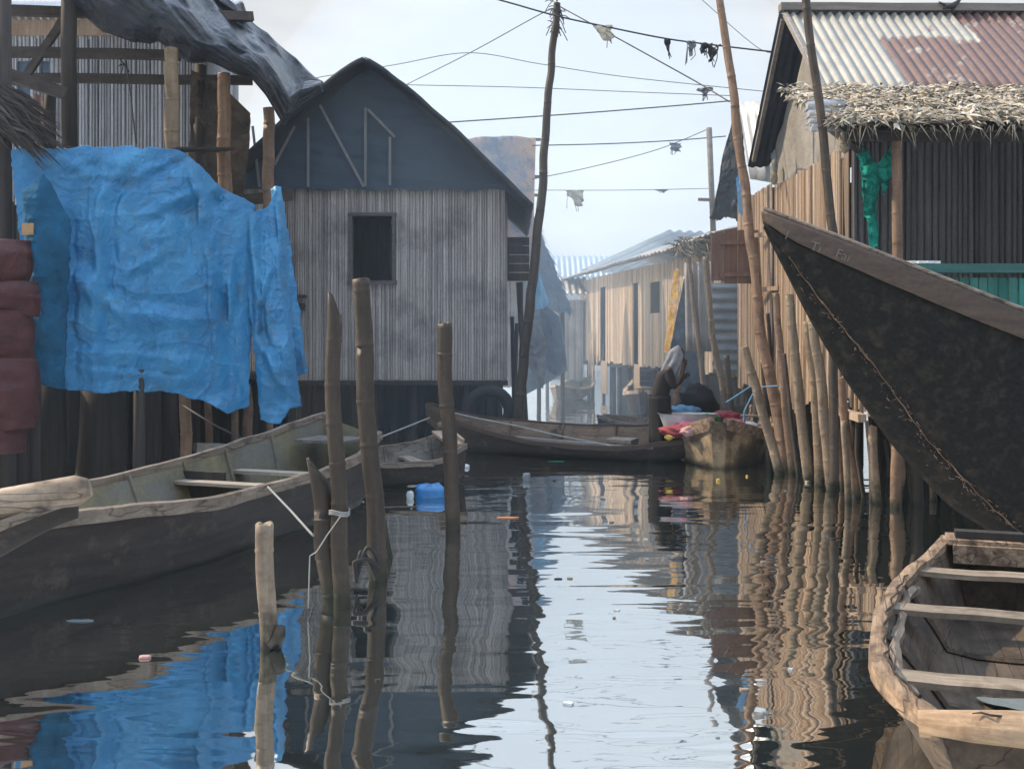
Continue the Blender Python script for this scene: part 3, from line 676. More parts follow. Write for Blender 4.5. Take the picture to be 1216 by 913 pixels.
# floor and dark back boards
mb = MB(); vs = [P(-40, 440, 12.2), P(330, 440, 15.2), P(330, 440, 15.2)+Vector((-.2, 1.0, 0)), P(-40, 440, 12.2)+Vector((-.2, 2.5, 0))]
vs = [Vector((v.x, v.y, 1.28)) for v in vs]; vs += [v+Vector((0, 0, .08)) for v in vs]; mb.add(vs, [(3, 2, 1, 0), (4, 5, 6, 7), (0, 1, 5, 4), (1, 2, 6, 5), (2, 3, 7, 6), (3, 0, 4, 7)], .3); mb.build('floor', W['dark_wood'], ts)
mb = MB(); slat_wall(mb, (X(-60, 14.9), 14.7), (X(345, 16.2), 16.1), -.3, 1.3, pitch=.25, depth=.04, tiltr=.04, ragbot=0); mb.build('back_boards', M_void, ts)  # boards coloured near-black for the shade under the shack
mb = MB(); slat_wall(mb, (X(-60, 14.9), 14.75), (X(280, 16), 16.1), 1.36, 3.9, pitch=.2, depth=.03, tiltr=.02); mb.build('back_wall', W['dark_wood'], ts)
# brown net panels hanging in the frame
mb = MB(); sheet(mb, [(0, (228, 84, 14.9), (222, 250, 14.9)), (.5, (262, 100, 15.1), (262, 260, 15.1)), (1, (299, 136, 15.2), (288, 262, 15.1))], 30, 40, amp=.10, fs=1.8, seed=5)
mb.build('net_curtain', C['brown_net'], ts)
mb = MB(); mb.beam(P(286, 238, 15.0), P(345, 232, 15.5), .1, .16, tint=.2); mb.build('sill_beam', W['dark_beam'], ts)
# black roof sheet
def roofsheet(u, v):
    low = [(0, (-60, -30)), (.15, (50, -22)), (.26, (92, 10)), (.36, (122, 38)), (.46, (160, 53)), (.56, (188, 52)), (.66, (222, 70)), (.72, (246, 72)), (.78, (270, 84)), (.84, (300, 96)), (.88, (318, 118)), (.92, (338, 152)), (.955, (352, 128)), (1, (381, 110))]
    top = [(0, (-60, -260)), (.2, (60, -200)), (.45, (180, -110)), (.62, (262, -10)), (.72, (298, 26)), (.84, (336, 58)), (.93, (362, 82)), (1, (385, 101))]
    a = (tab([(k, p[0]) for k, p in low], u), tab([(k, p[1]) for k, p in low], u)); b = (tab([(k, p[0]) for k, p in top], u), tab([(k, p[1]) for k, p in top], u))
    Yf = 13.0+u*1.6; s = v
    px = lerp(a[0], b[0], s); py = lerp(a[1], b[1], s); Y = Yf+1.3*s**1.4-.55*math.sin(math.pi*min(1, s*1.25))
    p = P(px, py, Y); k = .5+.5*math.sin(math.pi*s)
    along = px*.011+py*.02
    w_ = 1-abs(fbm(u*5, v*3.5+u*2, 2, 2))*2.4; w3 = 1-abs(fbm(px*.06-py*.05, py*.09+px*.03, 5, 3))*2.2
    w2 = 1-abs(fbm(u*10, v*13+u*8, 9, 2))*2.3
    return p+Vector((0, -.11*k*w_-.035*k*w2-.006*w3, .06*k*w_))
mb = MB(); mb.grid(roofsheet, 220, 90); mb.build('roof_sheet', C['black'], ts, solid=.015)
mb = MB()
mb.grid(lambda u, v: P(lerp(-60, 290, u), lerp(-260, 20, u**.8), 14.3+u*.8)+Vector((0, v*2.0, -v*.12)), 20, 8); mb.build('roof_back_sheet', C['black'], ts, solid=.015)
# blue tarpaulin hung on the front
bt = root('blue_tarpaulin', P(160, 470, 13), 'large creased bright blue tarpaulin hung across the front of the shack', 'tarpaulin')
cols = [(0, (12, 178, 11.9), (40, 452, 12.0)), (.16, (70, 176, 12.1), (78, 461, 12.1)), (.3, (112, 174, 12.3), (120, 467, 12.2)), (.5, (165, 175, 12.7), (172, 464, 12.6)), (.66, (212, 177, 13.1), (212, 468, 12.9)), (.78, (236, 196, 13.3), (246, 477, 13.2)), (.9, (262, 222, 13.6), (272, 490, 13.4)), (1, (303, 243, 13.95), (295, 482, 13.6))]
FOLDS = [(232, 188, 250, 300, 6, .09), (250, 300, 264, 450, 7, .10), (268, 214, 165, 264, 6, .07), (150, 200, 118, 250, 7, .05), (128, 215, 112, 460, 8, .07), (92, 325, 150, 372, 9, .08), (150, 372, 255, 380, 9, .07),
         (78, 250, 80, 458, 6, .08), (200, 245, 226, 340, 8, .05), (218, 180, 160, 215, 5, .05), (255, 225, 235, 250, 5, .05), (60, 190, 150, 215, 7, .04), (90, 415, 240, 428, 6, .04), (110, 440, 230, 452, 4, .035),
         (300, 245, 306, 400, 5, .07), (330, 230, 346, 440, 6, .09), (302, 392, 346, 470, 6, .07), (318, 330, 300, 398, 5, .06), (280, 300, 268, 420, 5, .06), (200, 300, 150, 330, 6, .04), (275, 440, 290, 480, 4, .05), (170, 290, 175, 350, 5, .03)]
def bsheet(mb, cols, nu, nv, seed, taper=None):
    def colat(u):
        for a, b in zip(cols, cols[1:]):
            if u <= b[0] or b is cols[-1]:
                t = (u-a[0])/(b[0]-a[0]); return [tuple(lerp(x, y, t) for x, y in zip(a[k], b[k])) for k in (1, 2)]
    def fn(u, v):
        tp, bt_ = colat(u); px, py, Y = [lerp(a, b, v) for a, b in zip(tp, bt_)]
        n1 = fbm(px*.006+seed, py*.006, 1, 3)
        fold = 0
        for k, (sx, sy, am) in enumerate(((.008, .004, .13), (.018, .009, .07), (.010, .022, .04))):
            fold += am*fbm(px*sx+n1*1.1+k*7+seed, py*sy-px*sy*.3*(1 if k % 2 else -1)+n1, k*3, 2)
        for k, (sx, sy, sk_, am) in enumerate(((.018, .006, .3, .026), (.010, .030, -.5, .022), (.03, .02, .9, .012), (.02, .09, .2, .008))):
            r = abs(fbm(px*sx+py*sy*sk_+k*5+seed+n1*.8, py*sy-px*sx*sk_*.5, 20+k*3, 2)); fold += am*math.exp(-r*16)
        for (xa, ya, xb, yb, wd_, am) in FOLDS:
            am *= 1.35
            dx, dy = xb-xa, yb-ya; t_ = max(0, min(1, ((px-xa)*dx+(py-ya)*dy)/(dx*dx+dy*dy))); wob_ = 5*fbm(t_*3, xa, 2, 2)
            ds = ((px-xa)*dy-(py-ya)*dx)/math.hypot(dx, dy)+wob_; da = math.hypot(px-xa-dx*t_, py-ya-dy*t_); en = math.exp(-max(0, da-abs(ds)-2)/8)
            fold += am*math.exp(-(ds/wd_)**2)*en*math.sin(math.pi*(.15+.8*t_))-am*.6*math.exp(-((ds-wd_*1.6)/wd_)**2)*en*math.sin(math.pi*(.15+.8*t_))
        # long vertical folds falling from the sagging top edge, and sags between fixings
        fold += .055*math.exp(-((px-(222+.28*(py-170)))/9)**2)*(1 if px > 150 else 0)-.05*math.exp(-((px-(240+.30*(py-170)))/12)**2)
        fold += .04*math.exp(-((px-(150+.03*(py-170)))/10)**2)
        belly = .16*math.sin(math.pi*min(1, v*1.05))*math.sin(math.pi*min(1, max(0, u)))
        ed_ = min(1, .15+8*u, .15+8*(1-u), .3+9*v); fold *= ed_
        e = 3.0*fbm(px*.06+seed, py*.06, 5, 3)
        k = (abs(2*v-1))**6
        return P(px+e*(u in (0, 1)), py+e*k, Y)+Vector((0, -fold-belly, 0))
    mb.grid(fn, nu, nv)
mb = MB(); bsheet(mb, cols, 230, 180, 1.0); sh_ = mb.build('sheet', C['blue'], bt, solid=.004)
mb = MB(); bsheet(mb, [(0, (282, 238, 13.88), (311, 500, 13.5)), (.3, (302, 252, 13.9), (332, 503, 13.5)), (.62, (318, 246, 14.1), (344, 486, 13.6)), (.63, (318, 246, 14.1), (345, 485, 13.6)), (1, (328, 226, 14.2), (358, 482, 13.8))], 60, 150, 9.); mb.build('flap', C['blue'], bt, solid=.004)
mb = MB(); bsheet(mb, [(0, (322, 226, 14.3), (340, 452, 14.1)), (.5, (328, 222, 14.3), (354, 447, 14.1)), (1, (334, 222, 14.3), (366, 443, 14.1))], 30, 110, 15.); mb.build('flap', C['blue'], bt, solid=.004)
mb = MB(); bsheet(mb, [(0, (26, 232, 11.55), (42, 452, 11.65)), (.5, (52, 205, 11.6), (60, 459, 11.7)), (1, (84, 262, 11.75), (78, 463, 11.85))], 40, 90, 21.); mb.build('dark_panel', C['blue_dark'], bt, solid=.004)
mb = MB(); mb.box(P(33, 272, 11.4), (.13, .012, .13), tint=.5); mb.box(P(36, 274, 11.385), (.06, .012, .07), tint=.5); mb.build('paper_label', M_card, bt)
# pink-red sheets stacked at the far left edge
mp = root('sheet_screen', P(15, 500, 11.3), 'column of maroon coated sheets overlapping at the far left edge', 'screen')
for k, (ya, yb, xr) in enumerate(((282, 338, 20), (335, 372, 30), (370, 440, 21), (428, 508, 29), (505, 540, 13))):
    mb = MB()
    def fn(u, v):
        px = lerp(-70, xr+4*fbm(v*3, k, 2, 2)+3*math.sin(v*3), u); py = lerp(ya, yb, v)+(-5 if v == 1 else 3)*math.sin(u*3+k)
        return P(px, py, 11.1)+Vector((0, -.16*math.sin(math.pi*min(1, v+.1))*(1-u**6)-.08*fbm(px*.03, py*.03, k, 3)+.3*u**8, 0))
    mb.grid(fn, 24, 24); mb.build('panel', C['maroon'], mp, solid=.02)
mb = MB()
for px, Y in ((8, 11.6), (24, 11.8), (38, 12.0), (-15, 11.5)):
    mb.tube([P(px, 590, Y), P(px, 440, Y)], .1, 7)
tag(mb.build('pile_cluster', W['dark_wood']), 'cluster of dark wet piles standing below the maroon sheets', 'piles')
# scrap of dark thatch
mb = MB()
for i in range(420):
    t = rnd(); a = P(-40+t*60+rnd(-10, 10), 100+t*35+rnd(-22, 30), 12.0+rnd(-.25, .25)); ln = rnd(.3, .75); d = Vector((.75+rnd(-.2, .2), rnd(-.2, .2), -.5+rnd(-.25, .25))).normalized()
    sd_ = d.cross(Vector((0, 1, 0))).normalized()*rnd(.006, .018); q = a+d*ln*.6+Vector((0, 0, .02)); e_ = a+d*ln+Vector((0, 0, -.05*rnd()))
    mb.add([a-sd_, a+sd_, q+sd_, q-sd_, e_], [(0, 1, 2, 3), (3, 2, 4)], rnd())
tag(mb.build('thatch_eave', W['thatch_dark']), 'ragged dark palm thatch poking in over the blue tarpaulin corner', 'thatch')
mb = MB(); pts = [P(150+i*1.2, 72+i*10+2*math.sin(i), 13.9) for i in range(11)]; mb.tube(pts, .010, 5)
for k in range(7): c_ = P(147, 76, 13.9); mb.tube([c_, c_+Vector((rnd(-.1, .1), 0, rnd(-.15, .1)))], .008, 4)
tag(mb.build('hanging_wire', M_wire), 'tangled black wire hanging from the shack beam before pale slats', 'wire')
mb = MB(); pts = [P(218, 482, 13.4), P(255, 505, 13.3), P(300, 527, 13.2)]; mb.tube(pts, .012, 5); tag(mb.build('mooring_rope', M_wire), 'thin rope running from a bamboo pile down to the moored canoe', 'rope')

# ================================================================== far left-centre shacks
pt = root('patchwork_shack', (-1.2, 26, 0), 'tall shack wrapped in a faded orange and blue patchwork sheet behind the grey house', 'shack')
mb = MB(); sheet(mb, [(0, (520, 176, 26), (520, 330, 26)), (.3, (565, 163, 26), (560, 330, 26)), (.72, (612, 162, 26), (608, 330, 26)), (.9, (636, 166, 26), (632, 330, 26)), (1, (632, 172, 27.5), (630, 330, 27.5))], 60, 50, amp=.13, fs=.9, seed=3); mb.build('sheet', C['patch'], pt, solid=.01)
mb = MB(); slat_wall(mb, (X(520, 26.3), 26.3), (X(624, 26.3), 26.3), .6, 3.6, pitch=.15); 
mb.box((X(575, 27), 27, 6.4), (2.2, 1.4, .05), tint=.3); mb.build('wall', W['slat_grey'], pt)
for px, py in ((637, 166), (636, 210), (636, 232)):
    mb = MB(); mb.tube([P(600, py-1, 26.5), P(px+5, py, 26.2)], .04, 6); mb.build('rafter', W['dark_wood'], pt)
mb = MB()
for px in (530, 560, 590, 620): mb.tube([(X(px, 26.4), 26.4, -.4), (X(px, 26.4), 26.4, .7)], .07, 6)
mb.build('stilts', W['dark_wood'], pt)
cs = root('thatched_shack', (.9, 29, 0), 'steep hazy thatched roof with blue sheeting beyond the leaning pole', 'shack')
mb = MB()
def cone(u, v):
    a = lerp(-math.pi, 0, u); top = P(628, 252, 29); base = Vector((X(640, 29), 29, Z(372, 29))); r = lerp(.08, .95, v)
    return Vector((lerp(top.x, base.x, v)+r*math.cos(a)*1.0+.05*fbm(u*20, v*20, 1, 2), 29+r*math.sin(a), lerp(top.z, base.z, v)+.1*fbm(u*15, v*9, 4, 2)))
mb.grid(cone, 50, 30)
for i in range(500):
    u, v = rnd(), rnd(.1, 1); q = Vector(cone(u, v)); d = Vector((rnd(-.2, .5), rnd(-.2, .1), -.5))*.5; mb.add([q, q+Vector((.03, 0, 0)), q+d], [(0, 1, 2)])
mb.build('roof', C['bluegrey'], cs)
mb = MB(); sheet(mb, [(0, (612, 372, 27.5), (618, 472, 27.5)), (.5, (645, 365, 27.5), (655, 452, 27.5)), (1, (668, 385, 28), (674, 440, 28))], 40, 40, amp=.12, fs=1.3, seed=12); mb.build('side_sheet', C['bluegrey'], cs)
mb = MB()
for px in (612, 640, 668): mb.tube([(X(px, 28.5), 28.5, -.4), (X(px, 28.5), 28.5, 2.6)], .06, 6)
mb.build('post', W['dark_wood'], cs)
mb = MB(); sheet(mb, [(0, (634, 300, 24), (634, 368, 24)), (.5, (640, 322, 24), (646, 366, 24)), (1, (646, 340, 24), (652, 360, 24))], 20, 20, amp=.05, seed=31); tag(mb.build('blue_cloth', C['paleblue']), 'small bright blue cloth draped just right of the leaning pole', 'cloth')
mb = MB(); sheet(mb, [(0, (632, 388, 22), (628, 430, 22)), (.5, (640, 380, 22), (636, 455, 22)), (1, (650, 410, 22), (645, 462, 22))], 20, 30, amp=.08, seed=41); tag(mb.build('white_cloth', C['greycloth']), 'pale grey cloth hanging low beside the leaning pole', 'cloth')
mb = MB(); sheet(mb, [(0, (640, 360, 25), (648, 440, 25)), (.5, (652, 366, 25), (660, 446, 25)), (1, (664, 376, 25.5), (672, 432, 25.5))], 20, 30, amp=.1, seed=44); tag(mb.build('grey_sheet', C['bluegrey']), 'long blue grey sheet draped over the bank right of the pale cloth', 'sheet')
# far grey shed
fs_ = root('far_shed', (2.2, 34, 0), 'small grey boarded shed with a pale corrugated roof at the canal bend', 'shed')
mb = MB(); slat_wall(mb, (X(648, 33), 33), (X(692, 33), 33), .5, Z(356, 33), pitch=.22, depth=.03); slat_wall(mb, (X(692, 33), 33.02), (X(692, 33), 35), .5, Z(356, 33), pitch=.22); mb.build('wall', W['slat_grey'], fs_)
mb = MB(); corrugated(mb, (X(648, 34.2), 34.4, Z(330, 34.4)), (1, 0, 0), (0, -1.8, -.62), 1.35, 1.9, pitch=.2, amp=.04, g=-.3); mb.build('roof', Mt['roof_pale'], fs_, solid=.01)
mb = MB()
for px in (650, 670, 690): mb.tube([(X(px, 33.2), 33.2, -.4), (X(px, 33.2), 33.2, .6)], .06, 6)
mb.build('stilts', W['dark_wood'], fs_)
fr = root('far_house', (3, 45, 0), 'distant house with a wide blue grey corrugated roof facing the canal', 'house')
mb = MB(); corrugated(mb, (X(652, 46), 46, Z(304, 46)), (1, 0, 0), (0, -1.6, -1.15), 5.4, 1.9, pitch=.24, amp=.04, g=-.3); mb.build('roof', Mt['roof_blue'], fr, solid=.01)
mb = MB(); slat_wall(mb, (X(656, 45), 45.2), (X(780, 45), 45.2), .4, 4.3, pitch=.3, depth=.04); mb.box((X(716, 45), 45.3, -.0), (4.6, .2, .9), tint=.1); mb.build('wall', W['slat_grey'], fr)

# ================================================================== long shed on the right bank
ls_ = root('long_shed', (3.2, 27, 0), 'long low shed of sunlit raffia panels along the far right bank', 'shed')
A_ = Vector((X(858, 20.5), 20.5, 0)); B_ = Vector((X(689, 34), 34, 0)); wl = (B_-A_).length; wd_ = (B_-A_).normalized()
def sfrompx(px):     # distance along the wall where it meets an image column
    k = (px-608)/F; return (k*A_.y-A_.x)/(wd_.x-k*wd_.y)
def zs(py, s): return Z(py, (A_+wd_*s).y)
gaps = []
for (pa, pb, ya, yb) in ((752, 759, 335, 438), (713, 720, 340, 440), (772, 784, 334, 372)):
    sa, sb = sorted((sfrompx(pa), sfrompx(pb))); m_ = (sa+sb)/2; gaps.append((sa, sb, zs(yb, m_) if yb < 430 else .2, zs(ya, m_)-.02))
fz1 = lambda s: zs(lerp(290, 334, max(0, min(1, s/wl))**.6), s)
mb = MB()
slat_wall(mb, A_[:2], B_[:2], 1.15, fz1, pitch=.14, depth=.03, holes=gaps, ragged=.03, ragbot=.05, nsign=-1)
slat_wall(mb, B_[:2], (B_.x+3.4, B_.y), 1.0, 3.7, pitch=.16, nsign=-1); slat_wall(mb, A_[:2], (A_.x+2.4, A_.y), 1.1, 3.6, pitch=.12)
mb.build('wall', W['slat_far'], ls_)
mb = MB()
for i in range(22):
    s = wl*(i+.3)/22; q = A_+wd_*s+Vector((.15+rnd(0, .6), 0, 0)); mb.tube([(q.x, q.y, -.4), (q.x, q.y, 1.2)], .06, 6)
mb.build('stilts', W['dark_wood'], ls_)
mb = MB(); q = A_+wd_*.1; r_ = B_-wd_*.1; mb.add([(q.x+.05, q.y, 1.1), (r_.x+.05, r_.y, 1.0), (r_.x+3, r_.y, 1.0), (q.x+3, q.y, 1.1), (q.x+.05, q.y, 1.2), (r_.x+.05, r_.y, 1.1), (r_.x+3, r_.y, 1.1), (q.x+3, q.y, 1.2)], [(3, 2, 1, 0), (4, 5, 6, 7), (0, 1, 5, 4), (1, 2, 6, 5), (2, 3, 7, 6), (3, 0, 4, 7)], .2)
mb.add([(q.x+1.2, q.y, -.3), (r_.x+1.2, r_.y, -.3), (r_.x+1.2, r_.y, 3.55), (q.x+1.2, q.y, 3.65)], [(0, 1, 2, 3)], .1)  # dark sheet added behind the wall gaps, standing for the unlit inside
mb.build('platform', M_void, ls_)
mb = MB()
def rf(u, v):
    s = lerp(-1.2, wl+.6, u); e = A_+wd_*s+Vector((-.55, 0, 0)); ez = zs(lerp(283, 331, max(0, min(1, s/wl))**.65), max(0, min(wl, s)))
    rid = Vector((e.x+2.6, e.y+.7, ez+.85)); q = Vector((e.x, e.y, ez)).lerp(rid, v)
    return q+Vector((0, 0, .03*fbm(s*.8, v*2, 3, 3)+.02*math.cos(s*20)-.10*math.sin(math.pi*v)))
mb.grid(rf, 260, 12, tint=(.5, -.3, .5)); mb.build('roof', Mt['roof_brown'], ls_, solid=.02)
mb = MB(); mb.grid(lambda u, v: rf(u, 1)+Vector((v*2.4, 0, -v*.9)), 60, 6, tint=(.5, -.3, .5)); mb.build('back_roof', Mt['roof_brown'], ls_, solid=.02)
s2 = root('upper_shed', (6.5, 36, 0), 'taller roof with a corrugated verge rising behind the long shed', 'shed')
mb = MB(); q0 = P(690, 322, 38); q1 = P(795, 274, 34)
corrugated(mb, q1, (P(842, 276, 34)-q1), (q0-P(795, 274, 34)), 5.5, (q0-q1).length, pitch=.34, amp=.05, g=-.3); mb.build('roof', Mt['roof_blue'], s2, solid=.02)
mb = MB(); mb.box((6.5, 37, 1.6), (3.2, 4, 3.6), tint=.3); mb.build('wall', W['slat_grey'], s2)
# torn raffia panel details
for px, w_, ya, yb in ((700, 9, 338, 440), (727, 12, 338, 440)):
    pass
mb = MB()
for i in range(16):
    px = rnd(690, 712); s = sfrompx(px); q = A_+wd_*s; z_ = rnd(.45, 1.0); mb.beam((q.x-.08, q.y, z_), (q.x-.1+rnd(-.03, .03), q.y-.02, z_+rnd(.4, 1.2)), .10, .02, up=(1, 0, 0)); mb.build('loose_slat', W['slat_far'], ls_); mb = MB()
# printed cloth
mb = MB(); sheet(mb, [(0, (800, 322, 21.2), (788, 418, 21.2)), (.5, (803, 318, 21.2), (795, 420, 21.2)), (1, (806, 320, 21.2), (802, 418, 21.2))], 16, 60, amp=.04, fs=3, seed=2)
tag(mb.build('printed_cloth', C['orange']), 'narrow orange and white printed cloth hanging above the person', 'cloth')
mb = MB(); corrugated(mb, P(812, 312, 20.2), Vector((.75, -.5, .0)), Vector((.02, 0, -1)), .62, 1.75, pitch=.13, amp=.03, g=-.3)
tag(mb.build('metal_panel', Mt['roof_brown'], solid=.01), 'dull corrugated panel leaning between poles beside the printed cloth', 'panel')
mb = MB(); sheet(mb, [(0, (796, 410, 20.6), (792, 440, 20.6)), (.4, (812, 330, 20.7), (806, 470, 20.7)), (.7, (826, 380, 20.8), (822, 470, 20.8)), (1, (836, 330, 20.8), (836, 455, 20.8))], 40, 40, amp=.12, fs=2, seed=14)
tag(mb.build('dark_sheet', C['bluegrey']), 'dark blue grey sheet closing the shed end behind the poles', 'sheet')
# thatch tuft under the roof corner
mb = MB()
for i in range(260):
    a = P(rnd(800, 850), rnd(282, 302), rnd(19.9, 20.6)); d = Vector((rnd(-.6, .6), rnd(-.3, .3), rnd(-.6, .15))).normalized()*rnd(.15, .4); s_ = Vector((.012, 0, .012)); mb.add([a-s_, a+s_, a+d], [(0, 1, 2)], rnd(0, .5))
tag(mb.build('thatch_bundle', W['thatch']), 'rough bundle of dry thatch tucked under the long shed roof corner', 'thatch')
# poles by the shed end
bamboo('support_pole', 'thin crooked pole left of the corrugated grey panel, leaning inward', [P(862, 482, 19.3)*1, P(846, 400, 19.3), P(838, 305, 19.3)], .075, .05, 'bamboo', 'poles propped at the end of the long shed', under=.6)
bamboo('support_pole', 'thin grey pole rising beside the printed cloth to the thatch bundle', [P(838, 478, 20.0), P(828, 400, 20.0), P(818, 305, 20.0)], .055, .04, 'bamboo', 'poles propped at the end of the long shed', under=.6)
bamboo('support_pole', 'short pale bamboo stub leaning right behind the person', [P(802, 478, 19.5), P(812, 425, 19.5)], .065, .06, 'bamboo_mid', 'poles propped at the end of the long shed', under=.6)
bamboo('support_pole', 'short dark stub standing between the crooked pole and red shutter', [P(868, 485, 19.0), P(862, 422, 19.0)], .06, .055, 'bamboo_dark', 'poles propped at the end of the long shed', under=.6)
bamboo('support_pole', 'slim pole standing in the water before the torn slat wall', [P(717, 468, 31), P(717, 408, 31)], .05, .04, 'bamboo_dark', 'poles propped at the end of the long shed', under=.6)

# ================================================================== NEIGHBOUR on the right bank (shutter, blue grey metal)
nb = root('bank_house', (5.2, 18.6, 0), 'tan slatted house with an open red brown shutter and steep metal sheet', 'house')
mb = MB(); NX = lambda Y: 4.22
slat_wall(mb, (4.25, 16.7), (4.25, 19.2), 1.0, 4.4, pitch=.085, depth=.025, nsign=-1, ragbot=.08); slat_wall(mb, (4.27, 19.2), (6.8, 19.2), 1.0, 4.4, pitch=.1, nsign=-1)
slat_wall(mb, (4.27, 16.7), (6.8, 16.7), 1.0, 4.4, pitch=.1)
mb.build('wall', W['slat_tan'], nb)
mb = MB(); o_ = P(879, 121, 18.6); corrugated(mb, o_, P(925, 119, 16.8)-o_, P(896, 232, 17.6)-o_, 2.0, 1.75, pitch=.40, amp=.035, g=-.4, nrm=(-1, -.2, .4)); mb.build('metal_sheet', Mt['galv'], nb, solid=.01)
mb = MB(); corrugated(mb, (4.4, 19.4, 5.95), (0, -1, 0), (1, 0, .05), 2.9, 2.6, pitch=.3, amp=.03, g=-.3); mb.build('roof', Mt['galv'], nb, solid=.01)
mb = MB(); corrugated(mb, P(846, 338, 20.0), (1, 0, 0), (0, 0, -1), .72, 1.75, pitch=2, amp=.0, g=-.4); 
for i in range(1): pass
def bp_(u, v): q = P(lerp(846, 884, u), lerp(336, 442, v), 19.6); return (q+Vector((0, .025*math.cos(v*55), 0)), (.5, -.4, .5))
mb = MB(); mb.grid(bp_, 6, 90); mb.build('side_panel', Mt['roof_blue'], nb)
sm = MB()
for px in (852, 868, 884, 898): sm.box(P(px, 305, 17.6), (.22, .035, .92 if px > 852 else .82), tint=rnd(.2, .9))
sm.box(P(876, 288, 17.56), (.62, .03, .07), tint=.4); sm.box(P(876, 326, 17.56), (.62, .03, .07), tint=.4)
sm.build('shutter', W['shutter'], nb)
mb = MB(); 
for s_ in (280, 345): mb.beam(P(892, s_, 17.2), P(925, s_-3, 16.4), .05, .07, tint=.5)
mb.build('window_frame', W['slat_tan'], nb)
mb = MB()
for Y in (16.8, 17.6, 18.4, 19.1): mb.tube([(4.4, Y, -.4), (4.4, Y, 1.1)], .07, 7); mb.tube([(5.4, Y, -.4), (5.4, Y, 1.1)], .08, 7)
mb.box((5.5, 18, 1.0), (2.4, 2.6, .08), tint=.1); mb.build('stilts', W['dark_wood'], nb)
mb = MB(); slat_wall(mb, (5.2, 16.8), (5.2, 20.5), -.3, 1.0, pitch=.3, nsign=-1); mb.build('skirt', M_void, nb)  # near-black boards paint the dark under this house
mb = MB(); sheet(mb, [(0, (846, 262, 19.6), (842, 258, 19.6)), (.2, (857, 190, 19.6), (850, 262, 19.6)), (.5, (868, 150, 19.5), (864, 258, 19.5)), (.8, (874, 128, 19.4), (878, 262, 19.4)), (1, (880, 122, 19.0), (886, 250, 19.0))], 40, 50, amp=.10, fs=1.6, seed=51, edge=.05)
tag(mb.build('eave_sheet', C['feltdark'], solid=.02), 'dark ragged sheet hanging from the eave left of the metal sheet', 'sheet')
mb = MB(); sheet(mb, [(0, (874, 212, 18.2), (876, 252, 18.2)), (.5, (879, 204, 18.2), (880, 256, 18.2)), (1, (884, 214, 18.2), (883, 255, 18.2))], 12, 24, amp=.06, seed=61); tag(mb.build('plastic_bag', C['paleblue']), 'pale blue plastic bag hanging behind the tall bamboo pole', 'bag')
mb = MB(); c_ = P(919, 204, 16.3)
mb.grid(lambda u, v: c_+Vector((.07*math.sin(math.pi*v)**.7*math.cos(2*math.pi*u)*(1+.3*math.sin(v*9)), .07*math.sin(math.pi*v)**.7*math.sin(2*math.pi*u), .2-.42*v)), 16, 12)
tag(mb.build('hanging_sack', C['mottled']), 'small lumpy sack hanging at the eave corner of the gabled house', 'sack')
mb = MB(); mb.tube([P(842, 152, 21), P(848, 300, 21)], .06, 7); mb.beam(P(829, 237, 21), P(862, 238, 21), .06, .06, tint=.3); tag(mb.build('thin_post', W['plank']), 'thin grey post with a short crosspiece before the dark eave sheet', 'post')

# ================================================================== RIGHT HOUSE with rusty roof
rh = root('rusty_roof_house', (7.5, 14.5, 0), 'slatted stilt house with rusty corrugated roof and shaded verandah', 'house')
RX = 4.30; FE = (13.1, 5.02); RD = (15.1, 6.68); BE = (16.95, 4.90); XL, XR = 4.0, 12.5
def rustf(x, y):
    # sheets: x along the ridge, y down the slope
    g = -.22
    if x > 2.45+y*.12: g = .28
    if y > .95 and 1.15 < x < 3.1+.2*y: g = .30
    if y > 1.75 and 3.35 < x < 7: g = -.25
    if .55 < y < .72 and .35 < x < 1.3: g = .22
    if .80 < y < 1.0 and 1.7 < x < 3.1: g = .0
    if x > 5.6: g = .2 if (int(x*1.1)+int(y)) % 2 else -.1
    return g
mb = MB(); fv = Vector((0, FE[0]-RD[0], FE[1]-RD[1])); bv = Vector((0, BE[0]-RD[0], BE[1]-RD[1]))
corrugated(mb, (XL, RD[0], RD[1]), (1, 0, 0), fv, XR-XL, fv.length, pitch=.135, amp=.024, rustf=rustf, nrm=(0, -1, 1)); mb.build('roof', Mt['roof_pale'], rh, solid=.008)
mb = MB(); corrugated(mb, (XL-.06, RD[0], RD[1]-.02), (1, 0, 0), bv, XR-XL, bv.length*1.08, pitch=.135, amp=.02, g=.1, nrm=(0, 1, 1)); mb.build('back_roof', C['feltdark'], rh, solid=.02)
mb = MB(); mb.beam((XL-.05, RD[0], RD[1]+.07), (XR, RD[0]+.05, RD[1]+.05), .17, .11, tint=.3, wob=.008, seg=10); mb.build('ridge_beam', W['plank'], rh)
mb = MB(); mb.beam((XL+.02, RD[0]-.02, RD[1]-.03), (XL+.02, FE[0], FE[1]-.03), .06, .07, tint=.7); mb.beam((XL+.0, RD[0]+.02, RD[1]-.09), (XL, BE[0], BE[1]-.09), .06, .07, tint=.2); mb.build('bargeboard', W['plank'], rh)
mb = MB()
def gs(u, v):
    y = lerp(13.2, 16.7, u); top = min(lerp(RD[1], FE[1], (RD[0]-y)/(RD[0]-FE[0])), lerp(RD[1], BE[1], (y-RD[0])/(BE[0]-RD[0])))-.10-.5*math.exp(-((y-15.3)/.75)**2); bot = 4.15+.10*math.sin(u*9)+.05*fbm(u*8, 0, 0, 2)
    return (RX+.02-.03*fbm(y*1.2, v*2, 4, 3)-.02*abs(math.sin(u*14)), y, lerp(min(bot, top-.02), top, v))
mb.grid(gs, 50, 24); mb.build('gable_sheet', C['sack'], rh, solid=.01)
mb = MB(); dr = (1.55, 1.95, .9, 4.2)
